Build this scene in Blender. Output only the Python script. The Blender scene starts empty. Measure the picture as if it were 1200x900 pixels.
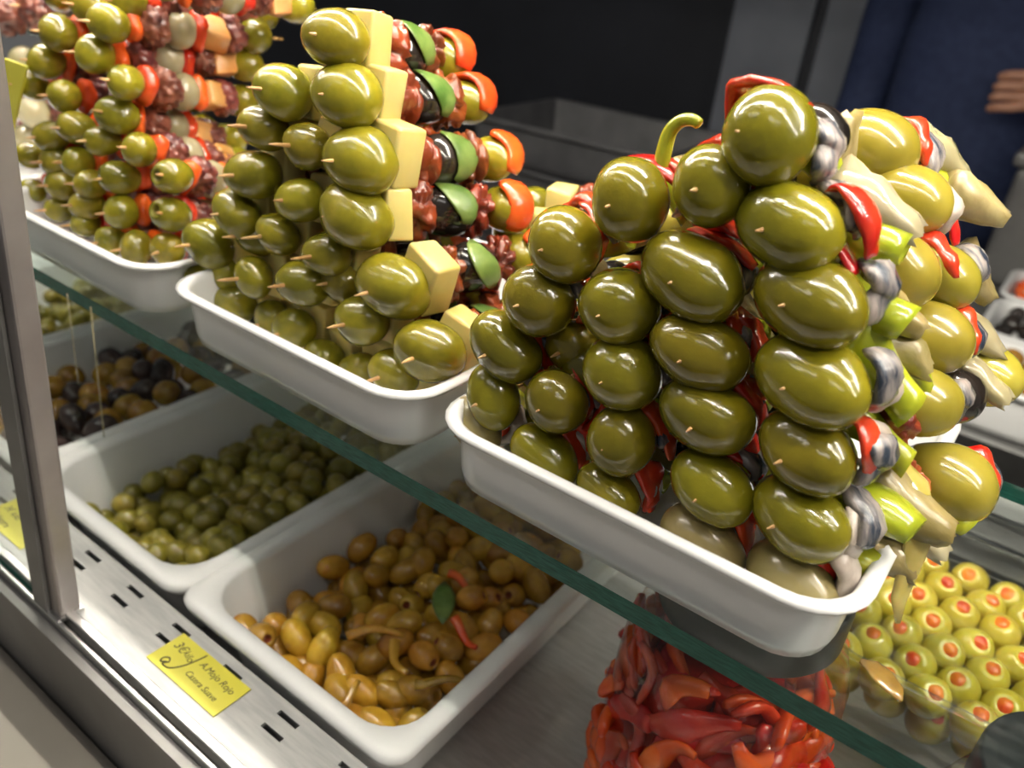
import bpy, math, random
import numpy as np
from mathutils import Vector, Matrix, noise
sc = bpy.context.scene
COL = sc.collection
PI = math.pi
random.seed(7)

# ------------------------------------------------------------------ camera
# metres, eye at the origin; X runs along the display case, Y goes into it, Z is up
F_PX = 953.73
CAM = np.array([[0.79883912, 0.3575756, -0.48373108],
                [0.59276384, -0.33102396, 0.73420308],
                [0.10240653, -0.87324843, -0.47639278]])
cam = bpy.data.cameras.new('camera')
cam.sensor_width = 36.0
cam.sensor_fit = 'HORIZONTAL'
cam.lens = F_PX / 1200 * 36
cam.clip_start = 0.01
cam.dof.use_dof = True
cam.dof.focus_distance = 0.335
cam.dof.aperture_fstop = 8.5
cam_o = bpy.data.objects.new('camera', cam)
COL.objects.link(cam_o)
M = Matrix.Identity(4)
for r in range(3):
    M[r][0] = CAM[r, 0]
    M[r][1] = -CAM[r, 1]
    M[r][2] = -CAM[r, 2]
cam_o.matrix_world = M
sc.camera = cam_o

# ------------------------------------------------------------------ world, exposure
wd = bpy.data.worlds.new('market_hall')
sc.world = wd
wd.use_nodes = True
wd.node_tree.nodes['Background'].inputs[0].default_value = (1.0, 0.97, 0.93, 1)
wd.node_tree.nodes['Background'].inputs[1].default_value = 0.11
sc.view_settings.view_transform = 'Standard'
sc.view_settings.look = 'None'
sc.view_settings.gamma = 1
sc.view_settings.use_curve_mapping = False
sc.view_settings.exposure = 0.0

# lamp settings (the fixtures are built below)
LED_STRENGTH = 290.0
LED_COLOR = (1.0, 0.93, 0.80)
HALL_STRENGTH = 6.0

# heights
Z_SHELF = -0.22      # top of the glass shelf
Z_RIM = -0.36        # rims of the deep pans
Z_DECK = -0.44       # steel deck
Z_FLOOR = -1.36


def ray(px, py):
    return Vector(CAM @ np.array([px - 600.0, py - 450.0, F_PX]))


def at_y(px, py, y):
    d = ray(px, py)
    return d * (y / d.y)


def at_z(px, py, z):
    d = ray(px, py)
    return d * (z / d.z)


# ------------------------------------------------------------------ materials
def nt(m):
    m.use_nodes = True
    return m.node_tree.nodes, m.node_tree.links


def mat(name, c1, c2=None, rough=0.35, metal=0.0, scale=40.0, bump=0.0, bump_scale=None, sss=0.0, coat=0.0,
        spec=0.5, var=0.0, detail=4.0, ramp=(0.35, 0.65), c3=None, coat_rough=0.06, stretch=None, sss_col=(1, .6, .2)):
    m = bpy.data.materials.new(name)
    N, L = nt(m)
    b = N['Principled BSDF']
    b.inputs['Roughness'].default_value = rough
    b.inputs['Metallic'].default_value = metal
    b.inputs['Specular IOR Level'].default_value = spec
    b.inputs['Coat Weight'].default_value = coat
    b.inputs['Coat Roughness'].default_value = coat_rough
    if sss:
        b.inputs['Subsurface Weight'].default_value = sss
        b.inputs['Subsurface Radius'].default_value = sss_col
        b.inputs['Subsurface Scale'].default_value = 0.004
    tc = N.new('ShaderNodeTexCoord')
    vec = tc.outputs['Object']
    if stretch:
        mp = N.new('ShaderNodeMapping')
        mp.inputs['Scale'].default_value = stretch
        L.new(vec, mp.inputs['Vector'])
        vec = mp.outputs['Vector']
    if var:
        oi = N.new('ShaderNodeObjectInfo')
        add = N.new('ShaderNodeVectorMath')
        add.operation = 'ADD'
        sv = N.new('ShaderNodeVectorMath')
        sv.operation = 'SCALE'
        sv.inputs[0].default_value = (3, 5, 7)
        L.new(oi.outputs['Random'], sv.inputs['Scale'])
        L.new(vec, add.inputs[0])
        L.new(sv.outputs[0], add.inputs[1])
        vec = add.outputs[0]
    col = None
    if c2 is not None:
        n = N.new('ShaderNodeTexNoise')
        n.inputs['Scale'].default_value = scale
        n.inputs['Detail'].default_value = detail
        L.new(vec, n.inputs['Vector'])
        rp = N.new('ShaderNodeValToRGB')
        rp.color_ramp.elements[0].position = ramp[0]
        rp.color_ramp.elements[1].position = ramp[1]
        rp.color_ramp.elements[0].color = (*c1, 1)
        rp.color_ramp.elements[1].color = (*c2, 1)
        if c3 is not None:
            e = rp.color_ramp.elements.new((ramp[1] + 1) / 2)
            e.color = (*c3, 1)
        L.new(n.outputs['Fac'], rp.inputs['Fac'])
        col = rp.outputs['Color']
    if var:
        hs = N.new('ShaderNodeHueSaturation')
        mr = N.new('ShaderNodeMapRange')
        mr.inputs['To Min'].default_value = 1 - var
        mr.inputs['To Max'].default_value = 1 + var
        L.new(oi.outputs['Random'], mr.inputs['Value'])
        L.new(mr.outputs[0], hs.inputs['Value'])
        wn = N.new('ShaderNodeTexWhiteNoise')
        wn.noise_dimensions = '1D'
        L.new(oi.outputs['Random'], wn.inputs['W'])
        mh = N.new('ShaderNodeMapRange')
        mh.inputs['To Min'].default_value = 0.5 - var * 0.06
        mh.inputs['To Max'].default_value = 0.5 + var * 0.06
        L.new(wn.outputs['Value'], mh.inputs['Value'])
        L.new(mh.outputs[0], hs.inputs['Hue'])
        if col is not None:
            L.new(col, hs.inputs['Color'])
        else:
            hs.inputs['Color'].default_value = (*c1, 1)
        col = hs.outputs['Color']
    if col is not None:
        L.new(col, b.inputs['Base Color'])
    else:
        b.inputs['Base Color'].default_value = (*c1, 1)
    if bump:
        nb = N.new('ShaderNodeTexNoise')
        nb.inputs['Scale'].default_value = bump_scale or scale
        nb.inputs['Detail'].default_value = 3
        L.new(vec, nb.inputs['Vector'])
        bp = N.new('ShaderNodeBump')
        bp.inputs['Strength'].default_value = bump
        bp.inputs['Distance'].default_value = 0.001
        L.new(nb.outputs['Fac'], bp.inputs['Height'])
        L.new(bp.outputs[0], b.inputs['Normal'])
        if coat:
            L.new(bp.outputs[0], b.inputs['Coat Normal'])
    return m


def glassmat(name, tint, refl=1.0, rough=0.02, smear=0.0):
    """thin clear sheet: tinted see-through plus Fresnel reflection, with faint oily smears"""
    m = bpy.data.materials.new(name)
    N, L = nt(m)
    N.remove(N['Principled BSDF'])
    out = N['Material Output']
    tr = N.new('ShaderNodeBsdfTransparent')
    tr.inputs[0].default_value = (*tint, 1)
    gl = N.new('ShaderNodeBsdfGlossy')
    gl.inputs['Roughness'].default_value = rough
    fr = N.new('ShaderNodeFresnel')
    fr.inputs['IOR'].default_value = 1.5
    mul = N.new('ShaderNodeMath')
    mul.operation = 'MULTIPLY'
    mul.inputs[1].default_value = refl
    geo = N.new('ShaderNodeNewGeometry')
    # same Fresnel from both sides of the sheet
    inv = N.new('ShaderNodeMapRange')
    inv.inputs['To Min'].default_value = 1.5
    inv.inputs['To Max'].default_value = 1 / 1.5
    L.new(geo.outputs['Backfacing'], inv.inputs['Value'])
    L.new(inv.outputs[0], fr.inputs['IOR'])
    L.new(fr.outputs[0], mul.inputs[0])
    mx = N.new('ShaderNodeMixShader')
    L.new(mul.outputs[0], mx.inputs[0])
    L.new(tr.outputs[0], mx.inputs[1])
    L.new(gl.outputs[0], mx.inputs[2])
    last = mx.outputs[0]
    if smear:
        df = N.new('ShaderNodeBsdfDiffuse')
        df.inputs[0].default_value = (.8, .82, .8, 1)
        tc = N.new('ShaderNodeTexCoord')
        mp = N.new('ShaderNodeMapping')
        mp.inputs['Scale'].default_value = (14, 60, 14)
        mp.inputs['Rotation'].default_value = (0, 0, .6)
        n = N.new('ShaderNodeTexNoise')
        n.inputs['Scale'].default_value = 2.0
        n.inputs['Detail'].default_value = 8
        n.inputs['Roughness'].default_value = .7
        L.new(tc.outputs['Object'], mp.inputs[0])
        L.new(mp.outputs[0], n.inputs['Vector'])
        mr = N.new('ShaderNodeMapRange')
        mr.inputs['From Min'].default_value = .52
        mr.inputs['From Max'].default_value = .75
        mr.inputs['To Min'].default_value = 0.0
        mr.inputs['To Max'].default_value = smear
        L.new(n.outputs['Fac'], mr.inputs['Value'])
        m2 = N.new('ShaderNodeMixShader')
        L.new(mr.outputs[0], m2.inputs[0])
        L.new(last, m2.inputs[1])
        L.new(df.outputs[0], m2.inputs[2])
        last = m2.outputs[0]
    L.new(last, out.inputs['Surface'])
    return m


def emitmat(name, c, s):
    m = bpy.data.materials.new(name)
    N, L = nt(m)
    b = N['Principled BSDF']
    b.inputs['Base Color'].default_value = (.8, .8, .8, 1)
    b.inputs['Emission Color'].default_value = (*c, 1)
    b.inputs['Emission Strength'].default_value = s
    return m


MT = {}
MT['gordal'] = mat('gordal_olive', (.125, .112, .004), (.25, .205, .010), rough=.20, scale=38, sss=.12, coat=.7, var=.16,
                   bump=.22, bump_scale=230, ramp=(.3, .75))
MT['gordal_pale'] = mat('gordal_olive_yellow', (.26, .21, .018), (.40, .33, .045), rough=.22, scale=38, sss=.15, coat=.6,
                        var=.12, bump=.12, bump_scale=160)
MT['gordal_brown'] = mat('faded_olive', (.19, .15, .05), (.30, .24, .10), rough=.3, scale=50, sss=.1, coat=.4, var=.1)
MT['manz'] = mat('manzanilla_olive', (.15, .135, .006), (.30, .25, .015), rough=.24, scale=60, sss=.12, coat=.5, var=.16,
                 bump=.15, bump_scale=220)
MT['manz_dark'] = mat('dull_olive', (.17, .145, .012), (.30, .25, .035), rough=.28, scale=60, sss=.12, coat=.45, var=.18,
                      bump=.15, bump_scale=220)
MT['pitdark'] = mat('pit_hole', (.15, .125, .010), (.24, .19, .02), rough=.35, scale=200)
MT['anchovy'] = mat('anchovy_skin', (.03, .04, .06), (.30, .26, .24), rough=.25, scale=70, coat=.4, var=.1, stretch=(.7, 3, .7),
                    ramp=(.42, .58), c3=(.50, .40, .35), bump=.3, bump_scale=400)
MT['anchovy_flesh'] = mat('anchovy_flesh', (.34, .27, .22), (.55, .48, .42), rough=.3, scale=120, coat=.35, var=.08,
                          bump=.3, bump_scale=300)
MT['redpep'] = mat('red_pepper', (.50, .018, .008), (.70, .06, .018), rough=.22, scale=60, sss=.15, coat=.5, var=.12,
                   bump=.35, bump_scale=260)
MT['orangepep'] = mat('orange_red_pepper', (.72, .075, .012), (.85, .15, .02), rough=.25, scale=60, sss=.2, coat=.4, var=.08,
                      bump=.25, bump_scale=260)
MT['guindilla'] = mat('green_chilli', (.26, .31, .010), (.46, .47, .03), rough=.22, scale=50, sss=.25, coat=.6, var=.14,
                      bump=.3, bump_scale=120)
MT['artichoke'] = mat('pickled_artichoke', (.22, .17, .055), (.40, .32, .15), rough=.3, scale=55, sss=.15, coat=.45, var=.12,
                      bump=.4, bump_scale=180, stretch=(1, 3, 1))
MT['onion'] = mat('pickled_onion', (.32, .28, .15), (.48, .42, .27), rough=.16, scale=22, sss=.5, coat=.7, var=.08,
                  sss_col=(1, .9, .7))
MT['blackolive'] = mat('black_olive', (.010, .008, .007), (.028, .020, .015), rough=.16, scale=60, coat=.5, bump=.12, var=.1)
MT['purpleolive'] = mat('purple_olive', (.030, .018, .018), (.085, .055, .05), rough=.2, scale=60, coat=.4, bump=.12, var=.2)
MT['amberolive'] = mat('amber_olive', (.28, .13, .015), (.45, .27, .03), rough=.25, scale=70, sss=.15, coat=.5, var=.18)
MT['spicedolive'] = mat('spiced_olive', (.36, .17, .012), (.54, .30, .03), rough=.26, scale=80, sss=.1, coat=.5, var=.26,
                        c3=(.55, .17, .02), bump=.2, bump_scale=220)
MT['spicered'] = mat('spice_red', (.20, .035, .012), (.30, .07, .02), rough=.35, scale=200)
MT['cheese'] = mat('cheese', (.62, .50, .16), (.70, .59, .23), rough=.38, scale=30, sss=.35, coat=.15, var=.05, bump=.12,
                   bump_scale=150)
MT['tomato'] = mat('sun_dried_tomato', (.13, .022, .008), (.30, .058, .014), rough=.28, scale=90, coat=.4, var=.2, bump=.9,
                   bump_scale=260, c3=(.38, .10, .015))
MT['leaf'] = mat('basil_leaf', (.06, .13, .018), (.17, .25, .06), rough=.35, scale=80, sss=.1, coat=.3, var=.12, bump=.4,
                 bump_scale=180)
MT['octopus'] = mat('octopus', (.09, .018, .018), (.32, .10, .065), rough=.28, scale=110, coat=.35, var=.15, bump=.8,
                    bump_scale=300, c3=(.52, .30, .21))
MT['ham_cube'] = mat('orange_cube', (.62, .25, .06), (.72, .40, .15), rough=.35, scale=60, sss=.2, coat=.3, var=.1, bump=.4,
                     bump_scale=200)
MT['stick'] = mat('toothpick_wood', (.50, .27, .09), (.62, .38, .15), rough=.5, scale=200, var=.1, stretch=(1, .1, 1))
MT['pimento'] = mat('pimento', (.58, .06, .015), (.72, .18, .02), rough=.3, scale=150, var=.2)
MT['stuffed'] = mat('stuffed_olive', (.44, .35, .03), (.58, .47, .07), rough=.28, scale=60, sss=.2, coat=.4, var=.1)
MT['jarolive'] = mat('jar_olive', (.46, .36, .03), (.58, .47, .06), rough=.28, scale=60, sss=.2, coat=.4, var=.1)
MT['white_tray'] = mat('white_melamine', (.74, .74, .74), (.80, .80, .80), rough=.22, scale=10, coat=.3)
MT['amber_scrap'] = mat('amber_scrap', (.20, .11, .02), (.34, .22, .06), rough=.15, scale=60, sss=.4, coat=.7)
MT['white_pan'] = mat('white_plastic_pan', (.78, .79, .79), (.84, .84, .83), rough=.30, scale=14, coat=.2)
MT['steel'] = mat('brushed_steel', (.50, .50, .50), (.62, .62, .61), rough=.30, metal=1.0, scale=30, stretch=(1, 12, 1))
MT['steel_dull'] = mat('dull_steel', (.50, .49, .48), (.60, .59, .58), rough=.45, metal=.7, scale=30, stretch=(2, 12, 2))
MT['rail'] = mat('rail_enamel_steel', (.40, .40, .40), (.50, .50, .49), rough=.45, metal=.35, scale=40, stretch=(1, 8, 1))
MT['fascia'] = mat('grey_fascia', (.16, .155, .15), (.22, .215, .21), rough=.4, metal=.3, scale=20)
MT['stone'] = mat('pale_stone_ledge', (.24, .215, .185), (.31, .28, .245), rough=.42, scale=9, detail=8, ramp=(.3, .7))
MT['post'] = mat('post_anodised', (.30, .27, .26), (.36, .33, .32), rough=.35, metal=.6, scale=30)
MT['glass'] = glassmat('shelf_glass', (.93, .965, .95), refl=1.0, rough=.03, smear=.05)
MT['pane'] = glassmat('front_glass', (.94, .965, .955), refl=.8, rough=.02)
MT['jar_glass'] = glassmat('jar_clear', (.965, .965, .96), refl=1.0, rough=.04)
MT['glassedge'] = mat('glass_edge_green', (.008, .065, .048), (.02, .12, .09), rough=.2, scale=25, stretch=(6, 1, 60), spec=.3)
MT['lid'] = mat('jar_lid_dark', (.012, .013, .015), (.022, .023, .025), rough=.4, scale=40)
MT['yellow'] = mat('yellow_card', (.66, .60, .05), (.72, .66, .08), rough=.45, scale=20)
MT['ink'] = mat('marker_ink', (.10, .09, .03), None, rough=.6)
MT['housing'] = mat('white_housing', (.6, .6, .6), None, rough=.4)
MT['dark_wall'] = mat('dark_cabinet', (.016, .018, .026), (.024, .027, .038), rough=.55, scale=3)
MT['dark_floor'] = mat('dark_floor', (.02, .02, .02), (.035, .034, .033), rough=.5, scale=8)
MT['bluegrey'] = mat('blue_grey_panel', (.14, .155, .19), (.185, .20, .24), rough=.5, scale=6)
MT['grey_crate'] = mat('dark_grey_crate', (.055, .055, .06), (.08, .08, .085), rough=.5, scale=20)
MT['counter'] = mat('counter_grey', (.13, .13, .13), (.18, .18, .175), rough=.4, metal=.3, scale=20)
MT['navy'] = mat('navy_fabric', (.018, .03, .085), (.028, .042, .11), rough=.8, scale=60)
MT['skin'] = mat('skin', (.45, .22, .14), (.52, .27, .18), rough=.5, scale=40, sss=.1)
MT['hair'] = mat('dark_hair', (.015, .011, .008), (.03, .02, .015), rough=.5, scale=90)
MT['oil'] = mat('oily_membrane', (.42, .33, .06), (.55, .45, .14), rough=.15, scale=60, sss=.5, coat=.7)


# ------------------------------------------------------------------ mesh helpers
def mesh(name, v, f, mats, smooth=True, mi=None):
    me = bpy.data.meshes.new(name)
    me.from_pydata([tuple(p) for p in v], [], f)
    for m in (mats if isinstance(mats, (list, tuple)) else [mats]):
        me.materials.append(MT[m])
    if mi is not None:
        me.polygons.foreach_set('material_index', mi)
    if smooth:
        me.polygons.foreach_set('use_smooth', [True] * len(f))
    me.update()
    return me


def ob(name, me, parent=None, mtx=None, **kw):
    o = bpy.data.objects.new(name, me)
    COL.objects.link(o)
    if parent is not None:
        o.parent = parent
    if mtx is not None:
        o.matrix_local = mtx
    for k, x in kw.items():
        o[k] = x
    return o


def tag(o, label, cat, group=None):
    o['label'] = label
    o['category'] = cat
    if group:
        o['group'] = group
    return o


def struct(o):
    o['kind'] = 'structure'
    return o


def empty(name, loc=(0, 0, 0)):
    o = bpy.data.objects.new(name, None)
    o.empty_display_size = .01
    o.location = loc
    COL.objects.link(o)
    return o


def bump3(p, s, seed):
    return noise.noise(Vector(p) * s + Vector((seed * 13.7, seed * 7.1, seed * 3.3)))


def revolve(prof, n=22, axis='x', seed=0, lump=0.0, fr=60, cap0=True, cap1=True):
    """surface of revolution; prof = [(along, radius)]"""
    v, f = [], []
    for a, r in prof:
        for k in range(n):
            t = 2 * PI * k / n
            if axis == 'x':
                p = Vector((a, r * math.cos(t), r * math.sin(t)))
            elif axis == 'y':
                p = Vector((r * math.sin(t), a, r * math.cos(t)))
            else:
                p = Vector((r * math.cos(t), r * math.sin(t), a))
            if lump:
                p *= 1 + lump * bump3(p, fr, seed)
            v.append(p)
    m = len(prof)
    for i in range(m - 1):
        for k in range(n):
            a, b = i * n + k, i * n + (k + 1) % n
            f.append((a, b, b + n, a + n))
    if cap0:
        f.append(tuple(range(n))[::-1])
    if cap1:
        f.append(tuple((m - 1) * n + k for k in range(n)))
    return v, f


def olive_mesh(name, rl, rw, mats, seed, hole=0, flat=1.0, lump=.05, n=22, m=15, fr=70, pow_=1.0):
    """olive with its long axis on local x. hole: 0 none, 1 one end drilled, 2 both"""
    prof, mi = [], []
    hr = .30
    if hole >= 1:
        prof += [(-.45 * rl, .012 * rw), (-.5 * rl, hr * .8 * rw), (-.82 * rl, hr * .92 * rw)]
        t0 = math.asin(hr + .04)
    else:
        t0 = .06
    t1 = PI - (math.asin(hr + .04) if hole >= 2 else .06)
    for i in range(m):
        t = t0 + (t1 - t0) * i / (m - 1)
        c, s = -math.cos(t), math.sin(t)
        prof.append((rl * math.copysign(abs(c) ** pow_, c), rw * s ** .92))
    if hole >= 2:
        prof += [(.82 * rl, hr * .92 * rw), (.5 * rl, hr * .8 * rw), (.45 * rl, .012 * rw)]
    v, f = revolve(prof, n, 'x', seed, lump, fr)
    v = [Vector((p.x, p.y, p.z * flat)) for p in v]
    nq = len(prof) - 1
    mi = []
    for i in range(nq):
        inner = (hole >= 1 and i < 2) or (hole >= 2 and i >= nq - 2)
        mi += [1 if inner else 0] * n
    mi += [1 if hole else 0, 1 if hole >= 2 else 0]
    ml = [mats, 'pitdark'] if isinstance(mats, str) else list(mats)
    return mesh(name, v, f, ml, True, mi)


def blob_mesh(name, rx, ry, rz, mt, seed, amp=.25, fr=110, nu=20, nv=13, ridge=0.0, rf=150):
    v, f = [], []
    for i in range(nv):
        t = .05 + (PI - .1) * i / (nv - 1)
        for k in range(nu):
            a = 2 * PI * k / nu
            p = Vector((math.sin(t) * math.cos(a), math.sin(t) * math.sin(a), math.cos(t)))
            s = 1 + amp * bump3((p.x * rx, p.y * ry, p.z * rz), fr, seed)
            if ridge:
                s += ridge * (abs(bump3((p.x * rx, p.y * ry, p.z * rz), rf, seed + 5)) - .2)
            v.append(Vector((p.x * rx * s, p.y * ry * s, p.z * rz * s)))
    for i in range(nv - 1):
        for k in range(nu):
            a, b = i * nu + k, i * nu + (k + 1) % nu
            f.append((a, a + nu, b + nu, b))
    f.append(tuple(range(nu)))
    f.append(tuple((nv - 1) * nu + k for k in range(nu))[::-1])
    return mesh(name, v, f, mt)


def crumple_mesh(name, rx, ry, rz, mt, seed, nu=40, nv=26, deep=.42, fr=105):
    """lump with creases folded into it"""
    v, f = [], []
    for i in range(nv):
        t = .04 + (PI - .08) * i / (nv - 1)
        for k in range(nu):
            a = 2 * PI * k / nu
            p = Vector((math.sin(t) * math.cos(a) * rx, math.sin(t) * math.sin(a) * ry, math.cos(t) * rz))
            c1 = max(0, .22 - abs(bump3(p, fr, seed))) / .22
            c2 = max(0, .20 - abs(bump3(p, fr * 1.9, seed + 4))) / .20
            v.append(p * (1.06 + .30 * bump3(p, 80, seed + 2) - deep * c1 - .16 * c2))
    for i in range(nv - 1):
        for k in range(nu):
            a, b = i * nu + k, i * nu + (k + 1) % nu
            f.append((a, a + nu, b + nu, b))
    f.append(tuple(range(nu)))
    f.append(tuple((nv - 1) * nu + k for k in range(nu))[::-1])
    return mesh(name, v, f, mt)


def sweep_data(pts, ra, rb, n=10, up=Vector((0, 1, 0)), base=0):
    """elliptical section (ra along 'up'-ish side, rb along the normal) swept over points"""
    v, f = [], []
    m = len(pts)
    pts = [Vector(p) for p in pts]
    for i, p in enumerate(pts):
        t = (pts[min(i + 1, m - 1)] - pts[max(i - 1, 0)]).normalized()
        s = up - t * up.dot(t)
        if s.length < 1e-5:
            s = Vector((0, 0, 1)) - t * t.z
        s.normalize()
        q = t.cross(s)
        a = ra[i] if hasattr(ra, '__len__') else ra
        b = rb[i] if hasattr(rb, '__len__') else rb
        for k in range(n):
            w = 2 * PI * k / n
            v.append(p + s * (a * math.cos(w)) + q * (b * math.sin(w)))
    for i in range(m - 1):
        for k in range(n):
            a, b = base + i * n + k, base + i * n + (k + 1) % n
            f.append((a, b, b + n, a + n))
    f.append(tuple(base + k for k in range(n))[::-1])
    f.append(tuple(base + (m - 1) * n + k for k in range(n)))
    return v, f


def smooth_path(p, n=5):
    p = [Vector(q_) for q_ in p]
    out = []
    for i in range(len(p) - 1):
        a, b, c_, d = p[max(i - 1, 0)], p[i], p[i + 1], p[min(i + 2, len(p) - 1)]
        for k in range(n):
            t = k / n
            out.append(.5 * (2 * b + (c_ - a) * t + (2 * a - 5 * b + 4 * c_ - d) * t * t + (3 * b - a - 3 * c_ + d) * t ** 3))
    return out + [p[-1]]


def sweep_mesh(name, pts, ra, rb, mt, n=10, up=Vector((0, 1, 0))):
    v, f = sweep_data(pts, ra, rb, n, up)
    return mesh(name, v, f, mt)


def boxes_mesh(name, boxes, mt, smooth=False):
    v, f = [], []
    for (x0, x1, y0, y1, z0, z1) in boxes:
        b = len(v)
        v += [(x0, y0, z0), (x1, y0, z0), (x1, y1, z0), (x0, y1, z0), (x0, y0, z1), (x1, y0, z1), (x1, y1, z1), (x0, y1, z1)]
        f += [tuple(b + i for i in q) for q in ((3, 2, 1, 0), (4, 5, 6, 7), (0, 1, 5, 4), (1, 2, 6, 5), (2, 3, 7, 6), (3, 0, 4, 7))]
    return mesh(name, v, f, mt, smooth)


def bevel(o, w, seg=2):
    md = o.modifiers.new('bevel', 'BEVEL')
    md.width = w
    md.segments = seg
    md.limit_method = 'ANGLE'
    return o


def rrect(x0, x1, y0, y1, r, n=6):
    pts = []
    for cx, cy, a0 in ((x1 - r, y0 + r, -PI / 2), (x1 - r, y1 - r, 0), (x0 + r, y1 - r, PI / 2), (x0 + r, y0 + r, PI)):
        for i in range(n + 1):
            a = a0 + PI / 2 * i / n
            pts.append((cx + r * math.cos(a), cy + r * math.sin(a)))
    return pts


def loops_mesh(name, loops, mt, cap_first=False, cap_last=True, smooth=True):
    """loops: list of (list of xy, z) of equal length"""
    v, f = [], []
    n = len(loops[0][0])
    for xy, z in loops:
        v += [(x, y, z) for x, y in xy]
    for i in range(len(loops) - 1):
        for k in range(n):
            a, b = i * n + k, i * n + (k + 1) % n
            f.append((a, b, b + n, a + n))
    if cap_first:
        f.append(tuple(range(n))[::-1])
    if cap_last:
        f.append(tuple((len(loops) - 1) * n + k for k in range(n)))
    return mesh(name, v, f, mt, smooth)


def pan_mesh(name, w, d, h, rim, mt, r=.03, taper=.10, lip=.004, wall=.003, foot=.008, outside=None, ro=None):
    """rectangular dish with rounded corners, rolled rim and tapered wall; origin at the rim centre, z=0 at the rim top"""
    X, Y = w / 2, d / 2

    def R(o, rad):
        return rrect(-X + o, X - o, -Y + o, Y - o, max(rad, .004))
    t = taper * h
    ro = ro or r
    L = [(R(rim * .9, r - rim * .9), -lip * 1.6), (R(.0, ro), -lip * 1.2), (R(-.0008, ro), -lip * .5), (R(.0012, ro), -.0006), (R(rim * .5, (ro + r) / 2 - rim * .5), 0),
         (R(rim * .85, r - rim * .8), -.0012), (R(rim, r - rim * .9), -.004), (R(rim + t * .8, r - rim), -h * .8),
         (R(rim + t + .004, r - rim), -h * .95), (R(rim + t + .012, r - rim - .004), -h + wall)]
    inner = loops_mesh(name, L, mt)
    O = [(R(rim * .9, r - rim * .9), -lip * 1.6), (R(rim + t * .8 - wall, r - rim + wall), -h * .8), (R(rim + t - wall + foot * .4, r - rim), -h * .96), (R(rim + t + foot, r - rim - .002), -h)]
    v = [tuple(p.co) for p in inner.vertices]
    f = [tuple(p.vertices) for p in inner.polygons]
    outer = loops_mesh(name, O, mt)
    b, nf = len(v), len(f)
    v += [tuple(p.co) for p in outer.vertices]
    f += [tuple(b + i for i in reversed(p.vertices)) for p in outer.polygons]
    bpy.data.meshes.remove(inner)
    bpy.data.meshes.remove(outer)
    mi = [0] * len(f)
    ml = [mt]
    if outside:
        ml = [mt, outside]
        nl = len(O[0][0])
        mi = [1 if i >= nf else 0 for i in range(len(f))]
    return mesh(name, v, f, ml, True, mi)


# ------------------------------------------------------------------ setting
fl = struct(ob('floor', boxes_mesh('floor', [(-4, 3, -2.0, 3.2, Z_FLOOR - .05, Z_FLOOR)], 'dark_floor')))
wb = struct(ob('wall_back', boxes_mesh('wall_back', [(-4, 3, 2.35, 2.45, Z_FLOOR, 1.6)], 'dark_wall')))

# case body : deck, plinth, front rail, fascia, stone ledge, rear rail
case = empty('display_case', (0, 0, Z_FLOOR))
tag(case, 'long stainless steel market display case holding the olive pans', 'display case')
CX0, CX1 = -1.45, .75


def cpart(name, boxes, mt, bev=0):
    me = boxes_mesh(name, [(a, b, c, d, e - Z_FLOOR, g - Z_FLOOR) for a, b, c, d, e, g in boxes], mt)
    o = ob(name, me, case)
    if bev:
        bevel(o, bev)
    return o


cpart('deck', [(CX0, CX1, .135, .735, Z_DECK - .02, Z_DECK)], 'steel_dull')
cpart('plinth', [(CX0, CX1, .14, .73, Z_FLOOR, Z_DECK - .02)], 'fascia')
# slotted front plate, a row of real slots cut between strips
rail = empty('front_rail')
rail.parent = case
RZ = -.368 - Z_FLOOR
cpart('front_skirt', [(CX0, CX1, .135, .147, Z_DECK, -.372)], 'fascia')
cpart('rail_lip', [(CX0, CX1, .147, .1525, Z_DECK, -.3640), (CX0, CX1, .1415, .1445, Z_DECK, -.3665)], 'steel', .0008)


def slot_plate():
    pitch, sl, off = .0464, .0150, .0003
    xs = []
    x = -.3838 - pitch * 22
    while x < CX1 - .05:
        xs.append(x)
        x += pitch
    B = []
    rows = [(.1735, .1765), (.1838, .1868)]
    z0, z1 = -.3705, -.3685
    B += [(CX0, CX1, .1525, rows[0][0], z0, z1), (CX0, CX1, rows[0][1], rows[1][0], z0, z1), (CX0, CX1, rows[1][1], .1925, z0, z1)]
    for a, b in rows:
        px = CX0
        for x in xs:
            B.append((px, x, a, b, z0, z1))
            px = x + sl
        B.append((px, CX1, a, b, z0, z1))
    return B


cpart('slotted_plate', slot_plate(), 'rail')
cpart('slot_backing', [(CX0, CX1, .1530, .1895, -.4300, -.4270)], 'steel_dull')
cpart('plate_support', [(CX0, CX1, .190, .1925, Z_DECK, -.3705)], 'steel_dull')
bpy.data.objects.remove(rail)
# stone ledge in front, lower than the rail
cpart('stone_ledge', [(CX0, CX1, -.10, .1345, -.47, -.43)], 'stone', .004)
cpart('ledge_front', [(CX0, CX1, -.06, .13, Z_FLOOR, -.47)], 'fascia')
# rear rails
cpart('rear_rail', [(CX0, CX1, .590, .600, Z_DECK, -.366), (CX0, CX1, .632, .640, Z_DECK, -.366), (CX0, CX1, .675, .683, Z_DECK, -.366),
                    (CX0, CX1, .725, .735, Z_DECK, -.362)], 'steel', .001)
cpart('rear_channel', [(CX0, CX1, .600, .632, Z_DECK, -.392), (CX0, CX1, .640, .675, Z_DECK, -.388)], 'fascia')
cpart('rear_track', [(CX0, CX1, .683, .725, Z_DECK, -.372)], 'steel_dull')

# front post of the case (leans a little inwards) and the front pane beyond it
pb = at_z(96, 716, -.3685)
pt = at_y(20, 170, .0)if False else None


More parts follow.
